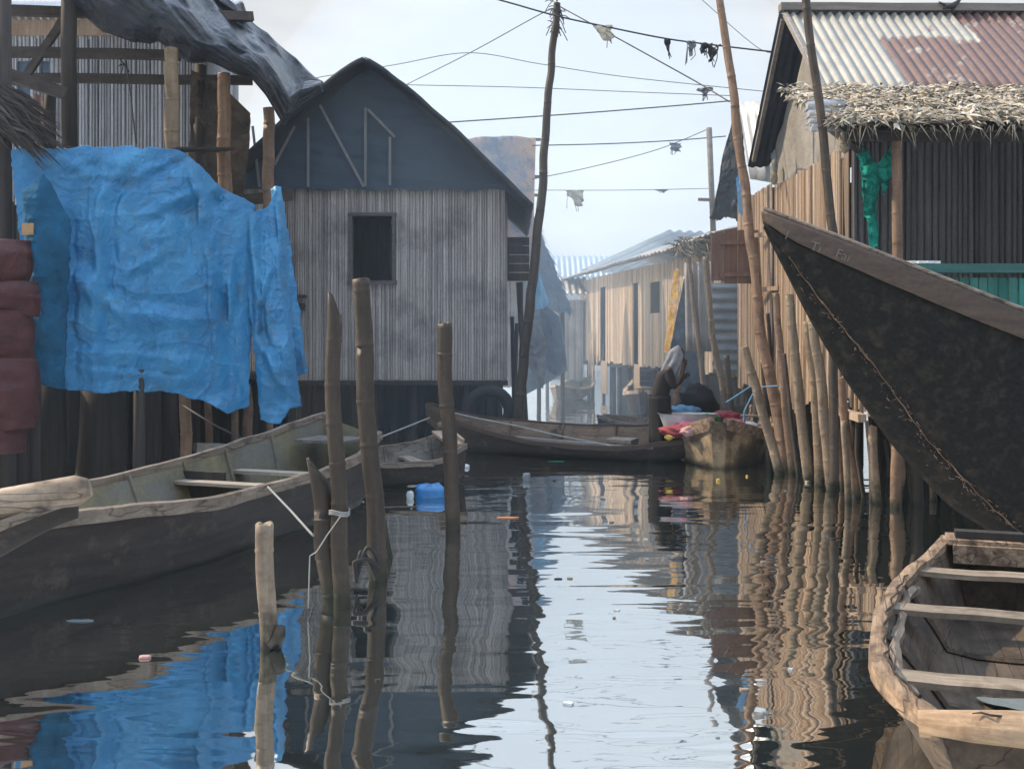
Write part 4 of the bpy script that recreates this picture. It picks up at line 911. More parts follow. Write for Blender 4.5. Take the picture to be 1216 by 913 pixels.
slat_wall(mb, (RX, 11.5), (RX, 16.68), lambda s: .95+.1*math.sin(s*1.3), lambda s: 4.35 if s > 1.65 else 1.55+.06*math.sin(s*9), pitch=.075, depth=.025, holes=[(1.62, 1.85, .9, 4.4)], nsign=-1, ragged=.02, ragbot=.12)
mb.build('side_wall', W['slat_tan'], rh)
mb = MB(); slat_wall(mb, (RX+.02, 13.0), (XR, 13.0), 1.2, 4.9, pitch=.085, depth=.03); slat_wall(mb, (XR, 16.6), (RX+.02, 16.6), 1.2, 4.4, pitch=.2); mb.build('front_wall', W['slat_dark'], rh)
mb = MB(); mb.box(((RX+XR)/2, 14.05, 1.12), (XR-RX-.05, 5.1, .09), tint=.3); mb.build('floor', W['dark_wood'], rh)
# verandah parts
gf = MB(); gY = 11.45
gx0 = X(1068, gY); 
x = gx0
while x < XR:
    wd = rnd(.085, .11); gf.box((x+wd/2, gY, 1.95), (wd, .025, 1.22+rnd(-.01, .01)), tint=rnd()); x += wd+rnd(.006, .02)
fo = gf.build('balustrade', W['green'], rh)
mb = MB(); mb.box(((gx0+XR)/2, gY-.03, Z(319, gY)), (XR-gx0, .12, .10), tint=.6); mb.build('handrail', W['green_rail'], fo)
bamboo('verandah_post', None, [(X(1064, 11.4), 11.4, .4), (X(1066, 11.4), 11.4, 4.3)], .065, .055, 'bamboo_mid', parent=rh, under=.9, openrim=False)
bamboo('verandah_post', None, [(7.4, 11.4, .4), (7.4, 11.4, 4.3)], .065, .055, 'bamboo_mid', parent=rh, under=.9, openrim=False)
mb = MB(); mb.beam((3.7, 11.35, 4.12), (XR, 11.35, 4.10), .10, .09, tint=.2, wob=.005, seg=10); mb.beam((3.9, 11.5, 4.0), (3.9, 13.1, 4.7), .07, .08, tint=.2); mb.build('eave_beam', W['dark_wood'], rh)
# white folded papers on the rail
for i, (px, w_) in enumerate(((1076, .055), (1084, .05), (1094, .08), (1104, .07), (1112, .065))):
    mb = MB(); mb.box(P(px, 311.5+rnd(-.3, .3), gY-.03), (w_, .07, .030), tint=.5); tag(mb.build('foam_pack', M_white), ['leftmost white foam pack on the green rail, next to the bamboo post', 'second white foam pack from the bamboo post, smallest of the row', 'middle and longest of the white foam packs on the green rail', 'fourth white foam pack from the bamboo post on the green rail', 'rightmost of the white foam packs lying on the green rail'][i], 'pack', 'white foam packs on the green rail')
# thatch awning
th = MB(); e0, e1 = Vector((0, 13.05, 5.0)), Vector((0, 11.15, 4.20)); 
th.grid(lambda u, v: Vector((lerp(3.62, XR, u), lerp(e0.y, e1.y, v), lerp(e0.z, e1.z, v)-.0+.05*fbm(u*20, v*3, 2, 3)+.03)), 90, 14, tint=(.1, 0, .3))
th.grid(lambda u, v: Vector((lerp(3.62, XR, u), lerp(e0.y, e1.y, v), lerp(e0.z, e1.z, v)-.07)), 20, 3, tint=(.0, 0, .3))
for i in range(11000):
    x = 3.45+8.6*rnd()**1.0 if i % 2 else rnd(3.45, 7.2); v = rnd(-.03, 1.0); p = Vector((x, lerp(e0.y, e1.y, v), lerp(e0.z, e1.z, v)+rnd(0, .12)+.05*fbm(x*2, v*3, 1, 2)))
    if x < 3.75: p.x += .15*fbm(v*5, 1, 1, 2)
    ln = rnd(.05, .22); ang = rnd(-1.4, 1.4)+fbm(x*1.7, v*2.5, 6, 2)*2.6
    d = Vector((math.sin(ang), -math.cos(ang)*.85, -math.cos(ang)*.40+rnd(-.3, .45))).normalized(); s_ = d.cross(Vector((rnd(-.8, .8), -.5, 1))).normalized()*rnd(.008, .026)
    cv = Vector((rnd(-.02, .02), 0, rnd(-.06, .01)))
    m_ = p+d*ln*.5; q = p+d*ln+cv
    n_ = s_.cross(d).normalized()*s_.length*.5
    th.add([p-s_*.4, p+s_*.4, m_+s_, m_+n_, m_-s_, q], [(0, 1, 2, 3), (0, 3, 4), (3, 2, 5), (4, 3, 5)], rnd()**.8)
for i in range(160):
    x = rnd(3.5, 8); p = Vector((x, e1.y+rnd(-.05, .1), e1.z)); q = p+Vector((rnd(-.12, .12), rnd(-.1, .05), -rnd(.08, .28))); s_ = Vector((.008, 0, .004)); th.add([p-s_, p+s_, q], [(0, 1, 2)], rnd(.0, .6))
aw = th.build('thatch_awning', W['thatch'], rh)
# sheets bundled at the awning's left end
mb = MB()
for k, (ya, yb) in enumerate(((120, 130), (129, 141), (140, 148), (147, 155))):
    a = P(958+k*1.5, (ya+yb)/2, 11.7); mb.tube([a, a+Vector((.2, 0, .01)), a+Vector((.42, 0, 0))], [.055, .06, .055], 10, tint=(.4, -.4, .5))
    mb.box(a+Vector((.2, .04, .05)), (.44, .16, .012), tint=(.2, -.4, .5))
mb.build('gutter_sheets', Mt['galv'], aw)
# teal cloth
mb = MB(); sheet(mb, [(0, (1011, 160, 11.9), (1020, 196, 11.9)), (.15, (1014, 162, 11.85), (1024, 222, 11.85)), (.35, (1024, 172, 11.8), (1032, 296, 11.8)), (.55, (1036, 192, 11.8), (1040, 294, 11.8)), (.62, (1040, 196, 11.8), (1042, 215, 11.8)), (.8, (1050, 184, 11.75), (1048, 234, 11.75)), (1, (1063, 170, 11.7), (1060, 200, 11.7))], 80, 70, amp=.12, fs=3, seed=71, drape=.02)
tag(mb.build('teal_cloth', C['teal'], solid=.004), 'torn teal green cloth hanging at the open end of the verandah', 'cloth')
mb = MB(); mb.grid(lambda u, v: P(1003, 168, 11.9)+Vector((.07*math.sin(math.pi*v)**.5*math.cos(2*math.pi*u), .07*math.sin(math.pi*v)**.5*math.sin(2*math.pi*u), .15-.3*v)), 12, 10); tag(mb.build('hanging_bag', C['mottled']), 'mottled little bag hanging under the thatch left of the teal cloth', 'bag')
mb = MB(); 
def sk(px, z1, Y, px2, z0=-.5, r=.06, m='bamboo'):
    bamboo('stilt', None, [Vector((X(px2, Y), Y, 0)), Vector((X(px, Y), Y, z1))], r, r*.85, m, parent=rh, under=.5, openrim=False)
for Y in (11.6, 12.2, 12.9, 13.6, 14.3, 15.0, 15.8, 16.5):
    for xo in (.25, 1.3, 2.4):
        mb = MB(); mb.tube([(RX+xo+rnd(-.1, .1), Y+rnd(-.1, .1), -.5), (RX+xo, Y, 1.15)], rnd(.05, .08), 7, tint=rnd(0, .6)); mb.build('stilt', W['dark_wood'], rh)
mb = MB(); slat_wall(mb, (RX+1.6, 11.4), (RX+1.6, 16.8), -.3, 1.1, pitch=.3, nsign=-1); mb.build('skirt', M_void, rh)  # shade between the stilts painted as near-black boards
mb = MB(); mb.beam((3.95, 11.55, .98), (4.1, 13.2, 1.0), .09, .09, tint=.8, wob=.008, seg=6); mb.build('cross_beam', W['slat_tan'], rh)
mb = MB(); c_ = Vector((9, 0, 0)); p = P(1128, 12, 15.0)
bird = MB(); bird.tube([p+Vector((-.10, 0, .02)), p+Vector((-.04, 0, .05)), p+Vector((.05, 0, .06)), p+Vector((.11, 0, .11)), p+Vector((.14, 0, .15)), p+Vector((.17, 0, .15))], [.01, .035, .05, .03, .028, .006], 8)
bird.tube([p+Vector((-.02, 0, .04)), p+Vector((-.13, 0, .10)), p+Vector((-.17, 0, .12))], [.02, .015, .004], 5)
bird.tube([p+Vector((.03, .01, .03)), p+Vector((.03, .01, -.04))], .006, 4); bird.tube([p+Vector((.05, -.01, .03)), p+Vector((.05, -.01, -.04))], .006, 4)
tag(bird.build('bird', M_wire), 'small dark bird perched on the ridge of the rusty roof', 'bird')

# fence of bamboo stakes along the right bank
G = 'bamboo stakes along the right bank'
FL = [  # top px,py ; waterline px,py ; radius, material, label
    (883, 412, 927, 563, .085, 'bamboo', 'leaning bamboo stake crossing behind the cargo boat, tied with blue rope'),
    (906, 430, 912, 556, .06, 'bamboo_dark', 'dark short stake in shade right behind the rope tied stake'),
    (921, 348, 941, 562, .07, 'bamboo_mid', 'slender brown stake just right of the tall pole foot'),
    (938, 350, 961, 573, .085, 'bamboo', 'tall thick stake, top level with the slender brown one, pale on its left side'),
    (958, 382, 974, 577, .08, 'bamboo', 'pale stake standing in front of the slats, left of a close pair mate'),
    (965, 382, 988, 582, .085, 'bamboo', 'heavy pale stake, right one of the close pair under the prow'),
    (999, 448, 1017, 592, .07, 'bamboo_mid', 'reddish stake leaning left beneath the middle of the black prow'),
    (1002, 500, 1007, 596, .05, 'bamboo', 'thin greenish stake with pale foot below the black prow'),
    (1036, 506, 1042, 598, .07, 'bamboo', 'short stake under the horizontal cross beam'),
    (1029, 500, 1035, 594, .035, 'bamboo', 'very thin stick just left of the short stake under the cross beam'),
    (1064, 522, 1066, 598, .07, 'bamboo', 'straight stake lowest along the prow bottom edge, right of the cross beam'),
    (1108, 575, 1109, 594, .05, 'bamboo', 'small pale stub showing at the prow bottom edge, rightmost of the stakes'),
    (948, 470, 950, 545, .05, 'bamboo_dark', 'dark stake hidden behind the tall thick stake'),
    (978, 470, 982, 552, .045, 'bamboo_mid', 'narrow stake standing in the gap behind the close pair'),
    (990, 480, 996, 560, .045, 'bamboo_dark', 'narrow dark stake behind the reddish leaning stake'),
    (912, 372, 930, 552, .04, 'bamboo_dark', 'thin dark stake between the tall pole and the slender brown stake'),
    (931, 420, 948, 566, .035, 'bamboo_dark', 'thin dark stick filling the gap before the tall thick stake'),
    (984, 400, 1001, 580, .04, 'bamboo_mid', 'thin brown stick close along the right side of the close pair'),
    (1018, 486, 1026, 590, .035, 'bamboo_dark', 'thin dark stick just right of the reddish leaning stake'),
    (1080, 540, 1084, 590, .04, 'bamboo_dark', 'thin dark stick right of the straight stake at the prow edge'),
    (1050, 520, 1052, 580, .05, 'bamboo_dark', 'dark inner stake between the short stake and the straight one'),
]
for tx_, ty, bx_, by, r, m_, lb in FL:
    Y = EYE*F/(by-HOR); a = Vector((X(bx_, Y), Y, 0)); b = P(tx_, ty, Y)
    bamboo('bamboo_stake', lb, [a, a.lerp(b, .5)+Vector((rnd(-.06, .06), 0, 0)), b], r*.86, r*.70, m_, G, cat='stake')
# tall poles
bamboo('tall_pole', 'very tall brown bamboo pole leaning left along the right bank', [P(936, 561, 14.6)-Vector((0, 0, .08)), P(905, 400, 14.8), P(880, 190, 15.0), P(852, -30, 15.2)], .09, .055, 'bamboo_mid', 'tall poles carrying the overhead wires', node=.5, cat='pole')
bamboo('tall_pole', 'dark thin pole rising past the gable of the rusty roofed house', [P(990, 300, 11.3)-Vector((0, 0, 2)), P(990, 280, 11.3), P(969, 100, 11.3), P(952, -30, 11.3)], .055, .045, 'bamboo_dark', 'tall poles carrying the overhead wires', node=.5, cat='pole')
bamboo('tall_pole', 'tall slightly crooked grey pole beside the grey house, frayed at its top', [P(612, 500, 17.9)-Vector((0, 0, .4)), P(622, 420, 17.9), P(640, 270, 18), P(651, 120, 18.1), P(661, 4, 18.2)], .10, .06, 'bamboo_dark', 'tall poles carrying the overhead wires', node=.6, cat='pole')

# ================================================================== foreground mooring posts
def fpost(lb, bx_, by, pts, r0, r1, m='bamboo', tilt=0, node=.3, tint=None, rim=True):
    Y = EYE*F/(by-HOR); a = Vector((X(bx_, Y), Y, 0)); bamboo('mooring_post', lb, [a]+[P(px, py, Y) for px, py in pts], r0, r1, m, tilt=tilt, node=node, tint=tint, openrim=rim, seg=16); return Y
fpost('short pale speckled bamboo stub standing alone nearest the camera', 319, 768, [(317, 700), (316, 622)], .058, .055, 'bamboo', node=.36, tint=.75)
fpost('bamboo post with a pale slanting cut top, tied by a white cord', 404, 720, [(402, 600), (397, 480), (396, 362)], .066, .052, 'bamboo_dark', tilt=1.9, tint=.45)
fpost('thick short dark post leaning against the slant cut one', 398, 716, [(384, 640), (378, 562)], .095, .07, 'bamboo_dark', tilt=1.6, tint=.3)
fpost('tall thick bamboo post with a notched broken top', 449, 688, [(440, 560), (433, 440), (429, 332)], .075, .068, 'bamboo_dark', tint=.4, node=.38)
fpost('dark straight bamboo post standing rightmost of the mooring posts', 538, 628, [(533, 500), (527, 384)], .075, .072, 'bamboo_dark', tint=.45, node=.45)
fpost('little dark stick leaning beside the foot of the notched post', 463, 662, [(458, 640), (455, 618)], .03, .03, 'bamboo_dark', tint=.2)
mb = MB(); Y = EYE*F/(768-HOR); a = Vector((X(326, Y), Y-.02, .02)); mb.tube([a, a+Vector((.04, -.02, .07)), a+Vector((.045, -.02, .12))], [.05, .04, .03], 8); tag(mb.build('branch_stub', W['bamboo_dark']), 'dark knobby branch stub at the foot of the pale short post', 'stub')
# ropes
def rope(pts, r, m, name, label, seg=6, sag=0):
    mb = MB(); pts = [Vector(p) for p in pts]; out_ = []
    for a, b in zip(pts, pts[1:]):
        for i in range(8): t = i/8; out_.append(a.lerp(b, t)+Vector((0, 0, -sag*math.sin(math.pi*t))))
    out_.append(pts[-1]); mb.tube(out_, r, seg); tag(mb.build(name, m), label, 'rope')
rope([P(318, 578, 8.6), P(345, 606, 7.7), P(372, 636, 7.1)], .009, M_ropeg, 'mooring_rope', 'pale flat strap running from the canoe gunwale to the leaning post')
rope([P(405, 612, 7.05), P(388, 636, 6.98), P(376, 655, 6.98), P(368, 660, 7.0), P(366, 722, 7.0)], .0045, M_rope, 'cord', 'thin white knotted cord hanging from the slant cut post to the water')
mb = MB()
for dz in (0, .012, .024): 
    c_ = P(403, 610, 7.2)+Vector((0, 0, dz)); mb.tube([c_+Vector((.072*math.cos(k*math.pi/6), .072*math.sin(k*math.pi/6), .01*math.sin(k))) for k in range(13)], .005, 5)
tag(mb.build('cord_binding', M_rope), 'white cord wound round the middle of the slant cut post', 'cord')
mb = MB(); pts = [P(447, 688, 7.85), P(428, 655, 7.8), P(423, 690, 7.75), P(436, 650, 7.8), P(450, 672, 7.85), P(420, 668, 7.7), P(424, 700, 7.7)]
o2 = []
for a, b in zip(pts, pts[1:]):
    for i in range(6): o2.append(a.lerp(b, i/6)+Vector((0, 0, .04*math.sin(math.pi*i/6))))
mb.tube(o2, .016, 7); tag(mb.build('black_hose', M_black), 'black rubber strap looped round the foot of the notched post', 'strap')
rope([P(893, 458, 15.2), P(862, 478, 15.2), P(868, 476, 15.2)], .012, M_ropeb, 'blue_rope', 'blue rope tied from the leaning stake down to the cargo boat')
rope([P(897, 462, 14.9), P(884, 488, 14.9), P(883, 508, 14.9)], .012, M_ropeb, 'blue_rope', 'lower blue rope end dropping onto the cargo boat side')
rope([P(898, 460, 14.6), P(925, 458, 14.3)], .010, M_ropeb, 'blue_rope', 'short blue lashing between the leaning stake and its neighbour')
rope([P(510, 496, 16), P(470, 512, 14), P(430, 528, 12.4)], .012, M_rope, 'mooring_rope', 'thin pale line stretched along the small grey canoe')
mb = MB(); mb.tube([P(538, 490, 16.2)+Vector((0, 0, 0))]+[P(538+i*16, 490+i*3.4+.5*math.sin(i), 16.2-.05*i) for i in range(1, 14)], .012, 5); tag(mb.build('mooring_rope', M_rope), 'pale line lying along the near gunwale of the long dark canoe', 'rope')
# ================================================================== BOATS
# left foreground canoe
bt1 = boat('canoe', 'large dark canoe with worn grey rim and yellowed planking inside, nearest on the left', (-3.9, 6.3), (-1.88, 12.05),
     [(0, .08), (.08, .26), (.15, .36), (.3, .62), (.43, .75), (.6, .68), (.75, .60), (.9, .50), (1, .36)],
     [(0, .78), (.15, .66), (.4, .60), (.7, .72), (1, .98)], [(0, .78), (.15, .64), (.4, .58), (.7, .56), (.9, .62), (1, .80)],
     kz=[(0, .3), (.1, -.1), (.9, -.15), (1, .1)], thw=(.60, .74), ribs=(.5, .62, .72, .84), mats=('hull_dark', 'gunwale', 'inner_yellow'), rail=(.075, .11), NS=60, wob=.012, thw_dz=.07)
mb = MB(); mb.box((2.55, 0, .74), (.55, .62, .03), tint=.5); mb.build('stern_deck', W['inner'], bt1)
mb = MB(); mb.box((.72, .38, .42), (.04, .5, .34), tint=.2); mb.box((.72, .0, .30), (.03, 1.0, .4), tint=.4); mb.build('bulkhead', W['dark_wood'], bt1)
# log-prowed boat at left edge
bt2 = boat('canoe', 'canoe at the left edge showing only its thick bleached prow beam', (-6.1, 5.0), (-2.50, 5.9),
     [(0, .35), (.5, .42), (.8, .22), (1, .03)], [(0, .55), (.6, .62), (.85, .80), (1, 1.00)], kz=[(0, -.1), (.6, -.05), (.72, .2), (.82, .5), (.92, .72), (1, .88)], thw=(.3,), ribs=(.5,), mats=('hull_dark', 'gunwale', 'inner'))
mb = MB(); a = Vector((.95, 0, .82)); b = Vector((1.92, 0, 1.03)); mb.tube([a, a.lerp(b, .5)+Vector((0, 0, .02)), a.lerp(b, .93), b], [.10, .095, .09, .055], 9, tint=.9, smooth=True); mb.build('prow_beam', W['gunwale_pale'], bt2)
# small canoe with pale stern
bt3 = boat('canoe', 'small grey canoe with a sunlit plank at its end beside the straight dark post', (-2.75, 12.95), (-.72, 13.75),
     [(0, .12), (.25, .50), (.6, .62), (.85, .58), (1, .34)], [(0, .5), (.4, .36), (.8, .44), (1, .62)], gr=[(0, .45), (.4, .30), (.8, .32), (1, .50)], kz=[(0, .1), (.15, -.1), (.9, -.12), (1, .05)], thw=(.42, .72), ribs=(.3, .6, .88), rail=(.06, .07), floor=.04)
mb = MB(); mb.beam((.93, .37, .60), (.93, -.37, .49), .20, .035, up=(0, 0, 1), tint=.9); mb.beam((1.05, .30, .55), (1.05, -.30, .44), .04, .24, up=(0, 0, 1), tint=1); mb.build('stern_plank', W['slat_tan'], bt3)
mb = MB(); mb.tube([(.95, .40, .68), (1.1, .26, .74)], [.055, .05], 8, tint=.9); mb.build('stern_knob', W['gunwale'], bt3)
# long dark canoe
bt4 = boat('canoe', 'long dark canoe lying across the channel with an upswept bow', (-1.45, 17.5), (2.75, 15.75),
     [(0, .05), (.1, .22), (.3, .52), (.6, .66), (.85, .62), (1, .35)], [(0, .78), (.15, .55), (.5, .42), (.8, .45), (1, .60)], gr=[(0, .78), (.15, .50), (.35, .33), (.5, .24), (.8, .22), (1, .35)],
     kz=[(0, .5), (.12, -.05), (.9, -.12), (1, .1)], thw=(.88,), ribs=(.3, .5, .7, .9), mats=('hull_dark', 'gunwale_brown', 'inner_brown'), rail=(.05, .08), floor=.035)
mb = MB(); mb.beam((-.6, -.15, .26), (1.3, -.30, .20), .09, .04, tint=.9); mb.build('paddle', W['plank'], bt4)
mb = MB(); mb.box((1.15, .1, .26), (.42, .45, .05), tint=.6); mb.box((.97, .1, .14), (.05, .42, .22), tint=.5); mb.box((1.33, .1, .14), (.05, .42, .22), tint=.5); mb.build('seat', W['thwart'], bt4)
# another dark boat behind
bt5 = boat('canoe', 'dark canoe half hidden behind the long one at mid channel', (1.75, 20.2), (3.6, 18.3),
     [(0, .1), (.3, .5), (.7, .5), (1, .15)], [(0, .36), (.5, .26), (1, .45)], kz=[(0, .1), (.5, -.1), (1, .1)], thw=(.5,), ribs=(.3,), mats=('hull_dark', 'gunwale', 'inner_brown'))
# cargo boat
bt6 = boat('cargo_boat', 'blunt wooden boat loaded with bright cloth bundles, its bow lit by the sun', (2.98, 14.75), (4.15, 19.4),
     [(0, .03), (.06, .45), (.16, .72), (.35, .80), (.7, .72), (1, .30)], [(0, .70), (.1, .50), (.3, .44), (.7, .50), (1, .62)], kz=[(0, -.05), (.1, -.15), (1, -.12)], thw=(.55, .8), ribs=(.4, .6), mats=('hull_dark', 'gunwale_sun', 'inner_brown'), rail=(.08, .20), NS=50, floor=.05)
for ch in bt6.children:
    if ch.name.startswith('hull'): ch.data.materials[0] = W['cargo_hull']
# goods in the cargo boat
def lump(name, mat_, c, r, label, cat, seed=0, group=None, sq=.6):
    mb = MB(); c = Vector(c)
    def fn(u, v):
        a = u*2*math.pi; b = v*math.pi; d = Vector((math.cos(a)*math.sin(b), math.sin(a)*math.sin(b), math.cos(b)*sq)); k = 1+.35*fbm(d.x*2+seed, d.y*2, d.z*3, 3)
        return c+Vector((d.x*r[0], d.y*r[1], d.z*r[2]))*k
    mb.grid(fn, 26, 16); o = mb.build(name, mat_); tag(o, label, cat, group); return o
lump('bundle', M_red, P(797, 512, 15.5)+Vector((.1, 0, .0)), (.26, .22, .16), 'crimson cloth bundle at the left bow corner of the cargo boat', 'bundle', 1)
lump('bundle', M_mag, P(824, 508, 15.4), (.28, .2, .17), 'magenta cloth bundle behind the sunlit bow plank', 'bundle', 2)
lump('bundle', M_pink, P(818, 512, 15.15), (.13, .1, .12), 'small pink crumpled cloth in front of the magenta bundle', 'bundle', 3)
lump('bundle', M_grn, P(843, 499, 15.9), (.16, .14, .16), 'bright green cloth bundle beside the pale tub', 'bundle', 4)
lump('bundle', M_red, P(862, 495, 16.2), (.22, .2, .16), 'dark red cloth heaped right of the green bundle', 'bundle', 5)
lump('bundle', M_mag, P(872, 503, 15.9), (.20, .16, .12), 'wine coloured cloth on the right side of the cargo boat', 'bundle', 6)
lump('bundle', M_white, P(888, 506, 16.1), (.14, .12, .12), 'white parcel at the right rim of the cargo boat', 'bundle', 7)
lump('bundle', M_pink, P(880, 500, 16.3), (.13, .12, .1), 'pink folded cloth between red cloth and white parcel', 'bundle', 17)
lump('bundle', M_yel, P(795, 519, 15.35), (.07, .06, .07), 'tiny yellow item at the left bow corner', 'bundle', 8)
lump('sack', M_trous, P(829, 481, 17.0), (.32, .28, .36), 'round black sack amid the cargo boat', 'sack', 9, sq=.9)
lump('sack', C['paleblue'], P(808, 489, 16.6), (.30, .2, .18), 'pale blue folded sheet left of the black sack', 'sack', 10)
mb = MB(); c_ = P(817, 502, 15.75)
mb.grid(lambda u, v: c_+Vector((tab([(0, .0), (.1, .30), (.7, .36), (.75, .38), (.8, .34), (1, .30)], v)*math.cos(2*math.pi*u)*1.25, tab([(0, 0), (.1, .30), (.7, .36), (.75, .38), (.8, .34), (1, .30)], v)*math.sin(2*math.pi*u)*.7, tab([(0, -.06), (.1, -.06), (.7, .14), (.78, .15), (.8, .14), (1, .0)], v))), 30, 20)
tub = mb.build('tub', M_tub); tag(tub, 'oval translucent plastic tub resting on bundles in the cargo boat', 'tub')
# far boats
bt7 = boat('canoe', 'hazy grey canoe with ladder-like seats, bow toward us near the far shed', (3.1, 24.2), (4.3, 30.5),
     [(0, .05), (.07, .30), (.2, .56), (.5, .66), (.8, .55), (1, .12)], [(0, .62), (.2, .50), (.6, .55), (1, .95)], kz=[(0, .1), (.1, -.12), (.9, -.1), (1, .4)], thw=(.25, .38, .5, .62, .75, .87), mats=('hull_dark', 'slat_far', 'inner'), rail=(.12, .10), thw_w=.25)
bt8 = boat('canoe', 'little pale canoe farthest away below the small grey shed', (1.35, 29.6), (2.35, 33.2),
     [(0, .05), (.15, .40), (.5, .55), (.8, .5), (1, .25)], [(0, .50), (.3, .36), (.6, .36), (1, .6)], kz=[(0, .1), (.1, -.1), (1, .1)], thw=(.4, .6), mats=('gunwale', 'slat_far', 'thwart'), rail=(.08, .07))
lump('crate', M_card, P(764, 461, 25.5), (.2, .13, .08), 'brown cardboard box lying on the hazy grey canoe', 'box', 30)

# small foreground boat at right
bt10 = boat('rowing_boat', 'small weathered boat with cracked ochre rim cut off by the right edge', (3.27, 7.02), (2.10, 3.60),
     [(0, .27), (.1, .38), (.2, .50), (.33, .64), (.48, .72), (.62, .765), (.8, .76), (.92, .66), (1, .52)], [(0, .52), (.3, .44), (.7, .42), (1, .46)], kz=[(0, -.05), (1, -.12)],
     thw=(.22, .46, .80), ribs=(.34, .62), thw_m='thwart_b', mats=('inner_deep', 'gunwale_sun', 'inner_deep'), rail=(.085, .075), NS=90, wob=.011, flare=.62, floor=.035, thw_dz=.03, thw_w=.16)
mb = MB(); mb.tube([(1.76, .62, .47), (1.80, .3, .49), (1.80, 0, .49), (1.79, -.3, .48), (1.76, -.62, .45)], [.055, .065, .07, .065, .05], 12, tint=.6); mb.build('stern_beam', W['gunwale_sun_y'], bt10)
mb = MB(); mb.box((-1.66, 0, .53), (.28, .56, .035), tint=.8); mb.box((-1.50, 0, .46), (.03, .5, .12), tint=.6); mb.build('bow_deck', W['gunwale_sun'], bt10)
mb = MB(); mb.box((-1.63, -.02, .575), (.10, .42, .045), tint=.2); mb.build('bow_cleat', W['dark_wood'], bt10)
mb = MB()
for sgn in (1, -1):
    pts = [Vector((t*3.615-1.807, sgn*(stab([(0, .27), (.1, .38), (.2, .50), (.33, .64), (.48, .72), (.62, .765), (.8, .76), (.92, .66), (1, .52)], t)-.085-.02*abs(math.sin(t*9))), .385+.012*math.sin(t*20))) for t in [i/30 for i in range(9, 28)]]
    mb.tube(pts, [.028+.008*math.sin(i*1.7) for i in range(len(pts))], 6, tint=.4, smooth=False)
mb.build('inner_rail', W['gunwale'], bt10)
HB10 = [(0, .27), (.1, .38), (.2, .50), (.33, .64), (.48, .72), (.62, .765), (.8, .76), (.92, .66), (1, .52)]
for sgn in (1, -1):
    mb = MB(); pts = []
    for i in range(60):
        t = .30+.62*i/59; pts.append(Vector(((t-.5)*3.615, sgn*(stab(HB10, t)-.047+.008*math.sin(i*.9)+.012*fbm(i*.5, 1, sgn, 2)), stab([(0, .52), (.3, .44), (.7, .42), (1, .46)], t)+.024)))
    mb.tube(pts, [.004+.007*abs(fbm(i*.4, 5, 2, 2)) for i in range(60)], 5, tint=.1, smooth=False); mb.build('rim_split', W['hull_dark'], bt10)
for k in range(5):
    mb = MB(); a = Vector((1.80+.035, -.45+.2*k+rnd(-.05, .05), .53)); mb.tube([a+Vector((rnd(-.03, .01), i*.03, .004*math.sin(i))) for i in range(5)], [.002, .004, .005, .004, .002], 4, tint=.1); mb.build('crack', W['hull_dark'], bt10)
for k in range(5):
    mb = MB(); t = .35+.12*k; a = Vector(((t-.5)*3.615, stab(HB10, t)-.02, stab([(0, .52), (.3, .44), (.7, .42), (1, .46)], t)+.024)); mb.box(a, (.012, .012, .006), tint=.1); mb.build('nail', W['hull_dark'], bt10)
mb = MB(); mb.grid(lambda u, v: Vector((.22+.10*math.cos(6.283*u)*v*(1+.3*math.sin(u*19)), -.05+.22*math.sin(6.283*u)*v*(1+.2*math.sin(u*13)), .062)), 24, 4); mb.build('bailing_water', M_film, bt10)

# great black prow at right
pr = root('large_canoe', (6, 9.5, 0), 'huge black canoe with high raking prow and brown top plank at the right', 'boat')
def ptab(T, t): return [tab([(k, p[i]) for k, p in T], t) for i in (0, 1)]
GU = [(0, (903, 249)), (.12, (942, 264)), (.3, (1004, 287)), (.5, (1066, 312)), (.75, (1142, 342)), (1, (1218, 372)), (1.6, (1400, 432)), (2.2, (1560, 470))]
GL = [(0, (906, 262)), (.12, (938, 285)), (.3, (998, 312)), (.5, (1062, 340)), (.75, (1139, 372)), (1, (1218, 404)), (1.6, (1400, 460)), (2.2, (1560, 500))]
CH = [(0, (906, 266)), (.12, (936, 306)), (.3, (985, 372)), (.5, (1036, 432)), (.75, (1098, 520)), (1, (1166, 592)), (1.3, (1250, 668)), (1.6, (1400, 690)), (2.2, (1560, 690))]
KE = [(0, (905, 265)), (.12, (926, 306)), (.3, (962, 378)), (.5, (1006, 452)), (.75, (1062, 530)), (1, (1130, 602)), (1.3, (1220, 655)), (1.6, (1400, 660)), (2.2, (1560, 660))]
AX = 9.5
def prp(kind, t, side):
    T = {'gu': GU, 'gl': GL, 'ch': CH, 'ke': KE}[kind]
    hw = {'gu': .78, 'gl': .74, 'ch': .30, 'ke': 0}[kind]*(1-math.exp(-t*1.7))
    e = .02; q = [sum(x)/5 for x in zip(*[ptab(T, max(0, t+k*e)) for k in (-2, -1, 0, 1, 2)])]
    p = P(q[0], q[1], AX-hw)
    if kind == 'ke': p = P(q[0], q[1], AX)
    if side < 0: p = Vector((p.x, 2*AX-p.y, p.z))
    return p
def band(k0, k1, nv, side, bulge=0):
    def fn(u, v):
        t = u*2.2; p = prp(k0, t, side).lerp(prp(k1, t, side), v); b = bulge*math.sin(math.pi*v)*min(1, t*2)
        return p+Vector((-.2*b, -side*b, .0))+Vector((0, -side, 0))*(.012*fbm(p.x*2, p.z*2, side, 3))
    return fn
mb = MB()
for side in (1, -1):
    mb.grid(band('gl', 'ch', 12, side, .05), 80, 14, tint=.5); mb.grid(band('ch', 'ke', 6, side, .02), 80, 6, tint=.5)
hull = mb.build('hull', W['hull_black'], pr, solid=.03)
